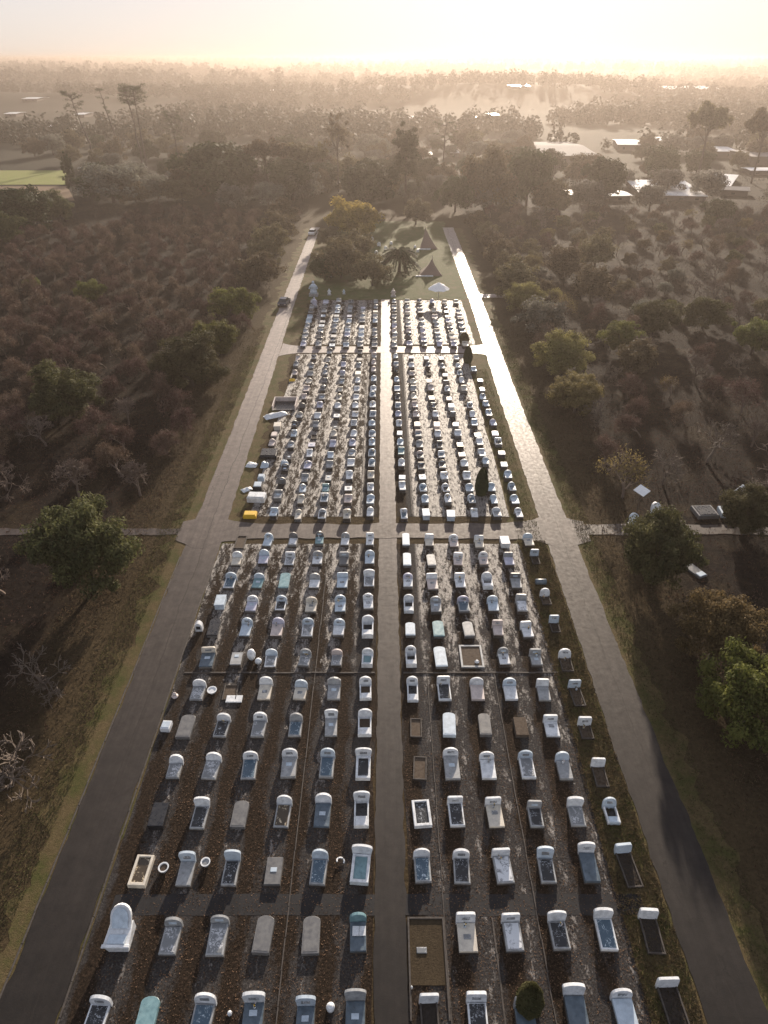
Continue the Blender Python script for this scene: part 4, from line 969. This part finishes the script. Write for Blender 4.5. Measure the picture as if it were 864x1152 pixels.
while Y < 228:
    st = 6.2 + Y * .010; X = 24.5 + rnd.uniform(0, 3)
    while X < Y * .60 + 12:
        x, y = X + rnd.uniform(-1.6, 1.6), Y + rnd.uniform(-1.6, 1.6)
        if free(x, y, 1.4) and x > 25:
            if rnd.random() < min(.5, max(.1, (Y - 70) / 150.)):
                k = rnd.choice(['olive', 'grey', 'olive', 'bronze', 'olive', 'green']); w_ = rnd.uniform(3.0, 5.4)
                r_ = tree(k, 0, 0, w_, {'olive': 'dull olive orchard tree', 'grey': 'grey-green orchard tree', 'bronze': 'bronze-leaved orchard tree', 'green': 'mid green orchard tree', 'dark': 'dark green orchard tree'}[k] + ' among the right-hand orchard rows', f'{k} trees of the right orchard', lateral=(x, y)); placed.append((x, y, w_ * .4)); nr += 1
            elif nbr < 230: bare(x, y, rnd.uniform(.8, 1.15), 'leafless tree in the right-hand orchard', 'bare trees of the right orchard', [BARE, PALE][rnd.random() < .5], twig=rnd.random() < .2, fine=rnd.random() < .6); nbr += 1
        X += st
    Y += st
print('bare', nb, nbr, 'leafy', nr, 'graves', n_ind, len(REC))
# lawn trees
ptree('yellow', 397, 244, 56, 'yellow-green domed tree at the end of the lawn', hs=.95)
ptree('olive', 383, 290, 56, 'dark spreading shrub left of the palm'); ptree('olive', 402, 276, 40, 'dark tree just left of the palm'); ptree('olive', 419, 304, 42, 'drooping olive tree in front of the palm')
ptree('olive', 468, 238, 34, 'pale olive tree behind the tall tent'); ptree('olive', 372, 266, 28, 'dark shrub behind the spreading shrub')
ptree('dark', 365, 300, 34, 'dark low shrub nearest the thin white cross')
# palm
def palm(px, py, h, fr, label, loc=None):
    X, Y = U(px, py); r_ = root('palm_tree', label, 'palm tree', (X, Y, hz(X, Y)))
    b = MB(); b.tube([(0, 0, 0), (.1, 0, h * .5), (0, 0, h)], [.4, .3, .28], M['bark'], 8); link('trunk', b.mesh('trunk'), r_)
    P = []; Nn = []; c = MB(); g = random.Random(int(px))
    for k in range(80):
        a = g.uniform(0, 6.28); el = g.uniform(-.3, 1.2); pts = []
        for i in range(9):
            t = i / 8.; rr = fr * t * math.cos(el * (1 - .3 * t)); z = h + fr * (t * math.sin(el) - .75 * t * t * (1 if el > .1 else .6))
            pts.append(Vector((rr * math.cos(a), rr * math.sin(a), z)))
        c.tube(pts, [.04] * 9, M['bark'], 3)
        for i in range(1, 9):
            for _ in range(9):
                u = g.random(); p = pts[i - 1].lerp(pts[i], u); sd = Vector((-math.sin(a), math.cos(a), -.35)) * g.choice((-1, 1)); P.append(tuple(p + sd * .25)); Nn.append((sd.y * .5 + g.gauss(0, .3), -sd.x * .5, 1))
    link('frond_stems', c.mesh('frond_stems'), r_)
    link('crown', quads_mesh('crown', np.array(P), np.array(Nn), .42, L_DARK, .3), r_)
palm(449, 306, 3.6, 5.0, 'broad palm tree standing on the lawn beside the tents')
# cypress bushes
def cypress(px, py, w, h, label, mat=L_DARK, k=.5):
    X, Y = U(px, py); r_ = root('cypress_bush', label, 'cypress', (X, Y, 0))
    g = np.random.default_rng(int(px)); n = 9000; z = g.random(n); a = g.uniform(0, 6.283, n)
    rr = w / 2 * np.sin(np.pi * np.clip(z, 0, 1) ** k * .5 + np.pi * .5 * z ** 1.0 * .0 + 0) if False else w / 2 * (1 - z ** 2.6) ** .6 * (.72 + .28 * np.clip(z * 4, 0, 1))
    rr = rr * (.86 + .14 * g.random(n)) * (1 + .05 * np.sin(a * 7 + z * 9))
    P = np.stack([rr * np.cos(a), rr * np.sin(a), z * h + .05], 1); nn = np.stack([np.cos(a), np.sin(a), np.full(n, .4)], 1) + g.normal(size=(n, 3)) * .35
    link('crown', quads_mesh('crown', P, nn, .05 * max(w, .6) + .015, mat), r_); b = MB(); b.tube([(0, 0, 0), (0, 0, h * .8)], [w * .12, w * .05], M['bark'], 6); link('trunk', b.mesh('trunk'), r_)
cypress(594, 1134, 1.4, 2.3, 'trimmed egg-shaped dark bush among the nearest graves', L_GREEN)
cypress(541, 556, 1.5, 3.3, 'dark upright cypress among the middle graves')
cypress(526, 408, 1.5, 2.7, 'dark cypress beside the pale cross path'); cypress(522, 386, 1.7, 1.8, 'brown-green bush in the corner of the far graves', L_OLIVE)
# tall background trees
def tallpine(px, py, hpx, label, lean=0., top=.3, dens=1., spread=.16, twin=False, z0=None):
    X, Y = U(px, py); d = depth(py); h = hpx * d / F; r_ = root('pine_tree', label, 'pine tree', (X, Y, hz(X, Y)))
    g = random.Random(int(px * 3)); b = MB(); P = []; cl = []
    stems = [(0, lean)] + ([(.03 * h, lean + .08 * h)] if twin else [])
    for s0, ln in stems:
        pts = [Vector((s0 + ln * (i / 7.) ** 1.3 + g.gauss(0, .008 * h), g.gauss(0, .01 * h), h * .97 * i / 7.)) for i in range(8)]
        b.tube(pts, [h * .016 * (1 - .09 * i) for i in range(8)], M['bark'], 6)
        for k in range(int(16 * dens)):
            t = 1 - top * g.random() ** 1.4; i = min(6, int(t * 7)); p = pts[i].lerp(pts[i + 1], t * 7 - i)
            a = g.uniform(0, 6.28); l = spread * h * g.uniform(.35, 1.) * (1.15 - abs(t - (1 - top * .4)) / top * .7)
            e = p + Vector((math.cos(a) * l, math.sin(a) * l, l * g.uniform(.1, .5))); b.tube([tuple(p), tuple(e)], [h * .005, h * .002], M['bark'], 3); cl.append(e)
    link('trunk', b.mesh('trunk'), r_)
    gg = np.random.default_rng(int(px)); C = np.array([tuple(e) for e in cl]); n = 70; q = gg.normal(size=(len(C), n, 3)) * np.array([1, 1, .5]) * h * .02
    PP = (C[:, None, :] + q).reshape(-1, 3); link('crown', quads_mesh('crown', PP, gg.normal(size=PP.shape) + np.array([0, 0, .6]), gg.uniform(.5, 1., len(PP)) * h * .008, L_DARK), r_)
tallpine(107, 183, 68, 'tall leaning bare-stemmed pine, leftmost of the tall group', -5, .22, 1.4)
tallpine(136, 176, 66, 'thin tall pine with sparse crown between two taller ones', -4, .35, .8, .09)
tallpine(163, 192, 80, 'tallest twin-stemmed flat-topped pine beyond the orchard', -2.5, .2, 1.6, .17, True)
tallpine(204, 196, 60, 'thin bare pine with radiating branches', -1, .45, 2.2, .2)
tallpine(254, 104, 24, 'solitary slim tree standing above the misty tree line', 0, .5, .8, .12)
tallpine(498, 205, 66, 'spiky feathery conifer in the golden haze', 0, .75, 1.6, .2)
BG = [('dense', 'dark', 250, 222, 92, .78, 'huge domed dark tree beyond the left road end'), ('u', 'umbrella', 302, 221, 52, 1.0, 'tall flat-crowned tree behind the domed dark one'), ('d', 'dark', 330, 226, 52, 1.0, 'dark tree beside the flat-crowned one'),
      ('o', 'open', 381, 216, 30, 1.25, 'open airy tree standing above the yellow-green tree'), ('u', 'umbrella', 345, 220, 48, 1.0, 'thin-crowned tree in the middle of the backdrop'),
      ('d', 'dark', 412, 232, 62, .95, 'broad dark tree behind the lawn'), ('c', 'conifer', 456, 228, 36, 1.15, 'tall dark conifer behind the lawn'), ('d', 'olive', 545, 236, 66, 1.15, 'hazy broad tree in the golden light'),
      ('d', 'dark', 592, 232, 48, 1.5, 'tall hazy dark tree beside the golden glow'), ('d', 'dark', 512, 238, 40, 1.2, 'dark hazy tree beyond the right road end'), ('d', 'dark', 676, 228, 44, 1.35, 'dark pointed tree between the factory roofs'),
      ('u', 'umbrella', 784, 202, 44, 1.5, 'dark round-crowned tree above the white roofs'), ('u', 'umbrella', 845, 206, 40, 1.6, 'open-crowned tree with light showing through, right edge'), ('d', 'dark', 742, 204, 34, 1.2, 'dark bushy tree between the roofs'),
      ('d', 'dark', 805, 252, 34, 1.0, 'dark tree in front of the white roof'), ('d', 'dark', 28, 262, 66, .9, 'black-green tree clump at the left edge'), ('d', 'green', 8, 275, 44, .9, 'rounded dark green tree at the left edge'),
      ('d', 'green', 68, 250, 38, .9, 'mid green tree beside the blue car'), ('d', 'grey', 128, 228, 74, .75, 'wide grey-brown tree below the tall pines'), ('c', 'conifer', 84, 224, 14, 1.8, 'narrow dark conifer beside the green field'),
      ('d', 'olive', 205, 228, 40, .8, 'low olive tree below the thin bare pine'), ('d', 'olive', 620, 238, 44, .9, 'hazy olive tree left of the white roofs')]
for _, k, px, py, w_, hs, lab in BG:
    r_ = tree(k, px, py, w_ * 1.1, lab, None, 'tree', hs)
# wood behind: individual trees near, merged mass farther
cnt = 0
for _ in range(900):
    py = rnd.uniform(168, 240); px = rnd.uniform(-40, 905)
    if (px < 95 and 186 < py < 238) or (px > 600 and 182 < py < 236 and rnd.random() < .75) or (610 < px < 680 and py < 190): continue
    if 340 < px < 520 and py > 228: continue
    X, Y = U(px, py)
    if Y < 228: continue
    if not free(X, Y, 3.5): continue
    w_ = rnd.uniform(8, 15); k = rnd.choice(['olive', 'grey', 'dark', 'olive', 'grey'])
    r_ = tree(k, 0, 0, w_, {'olive': 'hazy olive tree', 'grey': 'hazy grey-brown tree', 'dark': 'hazy dark green tree'}[k] + ' in the woodland beyond the orchards', f'{k} trees of the woodland', lateral=(X, Y)); placed.append((X, Y, w_ * .3)); cnt += 1
    if cnt >= 150: break
print('wood', cnt)
def woods():
    P = []; Nn = []; Sz = []; g = np.random.default_rng(3); n = 0; tries = 0
    while n < 11000 and tries < 90000:
        tries += 1
        Y = 400 * (4600 / 400.) ** (rnd.random() ** .8); X = rnd.uniform(-1, 1) * (Y * .66 + 60)
        dn = mnoise.fractal(Vector((X / 260., Y / 130., 1.3)), 1, 2, 3)
        if dn < -.16 + .1 * rnd.random(): continue
        s = rnd.uniform(5, 11) * (1 + (Y > 1200) * .5); z = hz(X, Y); h = min(s * rnd.uniform(.9, 1.5), 44.5 - z); m_ = 60 if Y < 1200 else 26
        q = g.normal(size=(m_, 3)); q /= np.linalg.norm(q, axis=1, keepdims=True); q *= (.55 + .45 * g.random((m_, 1)))
        P.append(q * np.array([s / 2, s / 2, h / 2]) + np.array([X, Y, z + h * .5])); Nn.append(q + g.normal(size=q.shape) * .5 + np.array([0, 0, .4])); Sz.append(np.full(m_, s * (.11 if m_ > 40 else .17))); n += 1
    me = quads_mesh('woods', np.concatenate(P), np.concatenate(Nn), np.concatenate(Sz), L_WOOD, .9)
    thing(link('woods', me), 'misty woodland covering the low hills to the horizon', 'woods', None, 'stuff')
woods()

# ------------------------------------------------------------------ buildings
def building(px, py, wpx, dep, h, label, roof='roof_white', rz=0., name='building', pitch=.08):
    X, Y = U(px, py); w = wpx * depth(py) / F; z0 = hz(X, Y); h *= .6
    r_ = root(name, label, 'building', (X, Y, z0 - .3), rz)
    b = MB(); b.box(-w / 2, w / 2, 0, dep, 0, h + .3, M['wall']); link('wall', b.mesh('wall'), r_)
    rh = dep * pitch; e = .6
    b = MB(); vs = [(-w / 2 - e, -e, h + .3), (w / 2 + e, -e, h + .3), (w / 2 + e, dep / 2, h + .3 + rh), (-w / 2 - e, dep / 2, h + .3 + rh), (-w / 2 - e, dep + e, h + .3), (w / 2 + e, dep + e, h + .3)]
    vs += [(x, y, z - .15) for x, y, z in vs]
    b.add(vs, [(0, 1, 2, 3), (3, 2, 5, 4), (7, 6, 9, 8), (8, 9, 10, 11), (0, 6, 7, 1), (4, 5, 11, 10), (0, 3, 9, 6), (3, 4, 10, 9), (1, 7, 8, 2), (2, 8, 11, 5)], M[roof]); link('roof', b.mesh('roof'), r_)
    n = max(1, int(w / 5))
    for i in range(min(n, 6)):
        x = -w / 2 + w * (i + .5) / min(n, 6); q = MB(); q.box(x - .6, x + .6, -.06, .02, h * .35, h * .7, M['glass']); link('window', q.mesh('window'), r_)
building(757, 226, 68, 34, 3.0, 'long bright white-roofed shed at the orchard end', rz=R(-8), pitch=.002)
building(806, 216, 22, 34, 3.2, 'bright narrow white-roofed shed beside the long one', rz=R(-28), pitch=.002)
building(824, 220, 30, 8, 3, 'grey shed next to the narrow white-roofed shed', 'roof_grey', R(-20))
building(648, 224, 22, 8, 2.6, 'small white-roofed hut left of the long shed', pitch=.03)
building(697, 226, 24, 9, 2.8, 'white-roofed hut touching the long shed', rz=R(6), pitch=.03)
building(642, 185, 58, 60, 6, 'very large grey factory roof in the haze', 'roof_grey', pitch=.02)
building(708, 170, 26, 26, 5, 'white-roofed building in haze right of the factory', rz=R(-10), pitch=.03)
building(752, 166, 18, 24, 5, 'white-roofed building behind the bushy tree', pitch=.03)
building(812, 178, 30, 24, 5, 'white-roofed building behind the round-crowned tree', pitch=.03)
building(866, 186, 44, 24, 6, 'grey two-tone building at the right edge', 'roof_grey', pitch=.02); building(866, 197, 44, 8, 3, 'low white-roofed annex at the right edge', pitch=.03)
building(594, 203, 26, 8, 3, 'small white roof glinting in the golden haze', pitch=.03)
for px, py, w_, dp, lab in ((35, 120, 16, 30, 'distant white-roofed building on the left hillside'), (12, 131, 12, 20, 'small distant white roof at the far left'), (66, 146, 24, 16, 'distant pale roof above the green field'), (90, 132, 10, 20, 'small distant white roof left of the tall pines'),
                            (583, 119, 22, 40, 'distant bright roof under the sun glow'), (470, 138, 20, 26, 'distant cluster roof left of the sun glow'), (530, 137, 12, 24, 'small distant roof below the sun glow'), (556, 135, 10, 22, 'tiny distant roof right of the sun glow'),
                            (420, 140, 18, 28, 'distant white roof in the middle of the mist'), (310, 114, 14, 26, 'far white roof above the middle tree line'), (780, 112, 60, 90, 'long distant pale roof on the right hillside'), (478, 180, 14, 10, 'small white roof behind the tall conifer'),
                            (510, 178, 10, 10, 'small white roof beside the feathery conifer'), (832, 122, 16, 30, 'distant roof at the far right'), (96, 196, 10, 6, 'small pale hut beside the tall pines')):
    building(px, py, w_, dp, 4, lab, pitch=.02)

# ------------------------------------------------------------------ small ground stuff
def scatter(name, label, n, regs, size, mat, z=.05, up=False, asp=.6):
    P = []; g = nrg
    for k in range(n):
        x0, x1, y0, y1 = regs[k % len(regs)]
        P.append((g.uniform(x0, x1), g.uniform(y0, y1), z))
    P = np.array(P); nn = g.normal(size=P.shape) * .35 + np.array([0, 0, 1.])
    if up: nn = g.normal(size=P.shape) * np.array([1, 1, .3]); P[:, 2] += size * .6
    o = link(name, quads_mesh(name, P, nn, g.uniform(.5, 1.3, len(P)) * size, mat, asp)); thing(o, label, name.replace('_', ' '), None, 'stuff')
scatter('fallen_leaves', 'dry brown leaves littering the earth between the graves', 42000, [(-15.2, -.7, 10, YC1 - 1), (1.4, 13.6, 10, YC1 - 1), (-15.2, -.7, 10, 30), (1.4, 13.6, 10, 30), (-14, -.7, YC2 + 1, YD1)], .04, L_LITTER, .04)
scatter('dry_weeds', 'dry weeds and grass tufts along both road verges', 60000, [(-28, -20.7, 8, 120), (19.6, 27, 8, 120), (13.2, 16, 10, 55)], .11, L_OLIVE, .02, True, .25)
scatter('grass', 'short green grass on the outer verges', 40000, [(-22.8, -20.6, 8, 110), (19.4, 21.2, 8, 110), (13.4, 15.8, 14, 100)], .08, L_GREEN, .02, True, .25)
scatter('orchard_litter', 'sticks and withered weeds over the orchard floor', 90000, [(-50, -24, 14, 90), (22, 55, 14, 90), (-90, -24, 60, 150), (22, 95, 60, 150)], .13, L_LITTER, .02, True, .2)

def thicket():
    C = []; 
    for X0, X1, Y0, Y1, n in ((-190, -24, 200, 330, 2600), (24, 200, 225, 330, 1200), (-150, -24, 105, 232, 1500), (24, 150, 130, 240, 1500), (-75, -24, 62, 110, 150), (24, 80, 62, 130, 200)):
        for _ in range(n):
            x, y = rnd.uniform(X0, X1), rnd.uniform(Y0, Y1)
            if abs(x) > y * .62 + 14 or mnoise.noise(Vector((x / 9., y / 9., 4))) < -.15: continue
            if y > 228 and x < -100 and y < 330: continue
            C.append((x, y, rnd.uniform(.3, 1.4)))
    C = np.array(C); m_ = 30; q = nrg.normal(size=(len(C), m_, 3)) * np.array([.75, .75, .55])
    P = (C[:, None, :] + q).reshape(-1, 3); P[:, 2] = np.abs(P[:, 2]) + .05
    o = link('thicket', quads_mesh('thicket', P, nrg.normal(size=P.shape) * np.array([1, 1, .5]), nrg.uniform(.2, .5, len(P)), L_TWIG, .07))
    thing(o, 'tangled brown leafless undergrowth between the orchard trees', 'undergrowth', None, 'stuff')
thicket()
# ------------------------------------------------------------------ haze, sky, sun, camera
hb = MB(); hb.box(-9000, 9000, -700, 9800, -12, 46, M['w']); hme = hb.mesh('haze'); hme.materials.clear()
hm = bpy.data.materials.new('haze_air'); hm.use_nodes = True; nt = hm.node_tree; nt.nodes.clear()
out = nt.nodes.new('ShaderNodeOutputMaterial'); pv = nt.nodes.new('ShaderNodeVolumePrincipled')
pv.inputs['Color'].default_value = (.36, .31, .275, 1); pv.inputs['Density'].default_value = .00052; pv.inputs['Anisotropy'].default_value = .58
nt.links.new(pv.outputs[0], out.inputs['Volume']); hme.materials.append(hm)
ho = link('haze', hme); ho['kind'] = 'stuff'; ho['label'] = 'pale golden morning haze over the whole landscape'; ho['category'] = 'haze'

SUN_EL, SUN_AZ = R(14), R(10.)      # azimuth to the right of straight ahead (+Y)
W = bpy.data.worlds.new('World'); S.world = W; W.use_nodes = True; nt = W.node_tree
sky = nt.nodes.new('ShaderNodeTexSky'); sky.sky_type = 'NISHITA'; sky.sun_disc = False; sky.sun_elevation = SUN_EL; sky.sun_rotation = SUN_AZ
sky.air_density = 1.0; sky.dust_density = 1.0; sky.ozone_density = 1.0; sky.altitude = 100
gm = nt.nodes.new('ShaderNodeGamma'); gm.inputs[1].default_value = .22; nt.links.new(sky.outputs[0], gm.inputs[0])
nt.links.new(mixc(nt, 1., gm.outputs[0], (.92, .885, .94)), nt.nodes['Background'].inputs[0]); [n for n in nt.nodes if n.type == 'MIX'][-1].blend_type = 'MULTIPLY'; nt.nodes['Background'].inputs[1].default_value = .15
sl = bpy.data.lights.new('Sun', 'SUN'); sl.energy = 3.0; sl.angle = R(.8); sl.color = (1, .85, .68)
so = bpy.data.objects.new('Sun', sl); COL.objects.link(so)
d = Vector((math.sin(SUN_AZ) * math.cos(SUN_EL), math.cos(SUN_AZ) * math.cos(SUN_EL), math.sin(SUN_EL)))
so.rotation_euler = d.to_track_quat('Z', 'Y').to_euler()
cam = bpy.data.cameras.new('Camera'); co = bpy.data.objects.new('Camera', cam); COL.objects.link(co)
co.location = (0, 0, CAMH); co.rotation_euler = (math.pi / 2 - PITCH, 0, 0)
cam.sensor_fit = 'VERTICAL'; cam.sensor_height = 36; cam.lens = 24; cam.clip_end = 30000; cam.clip_start = .5
S.camera = co
S.view_settings.view_transform = 'Standard'; S.view_settings.look = 'None'; S.view_settings.gamma = 1; S.view_settings.exposure = 1.88
S.render.engine = 'CYCLES'; c = S.cycles
c.use_denoising = True; c.max_bounces = 5; c.diffuse_bounces = 2; c.glossy_bounces = 2; c.transmission_bounces = 2; c.volume_bounces = 1; c.transparent_max_bounces = 4
c.sample_clamp_indirect = 6; c.sample_clamp_direct = 0; c.use_adaptive_sampling = True; c.adaptive_threshold = .02
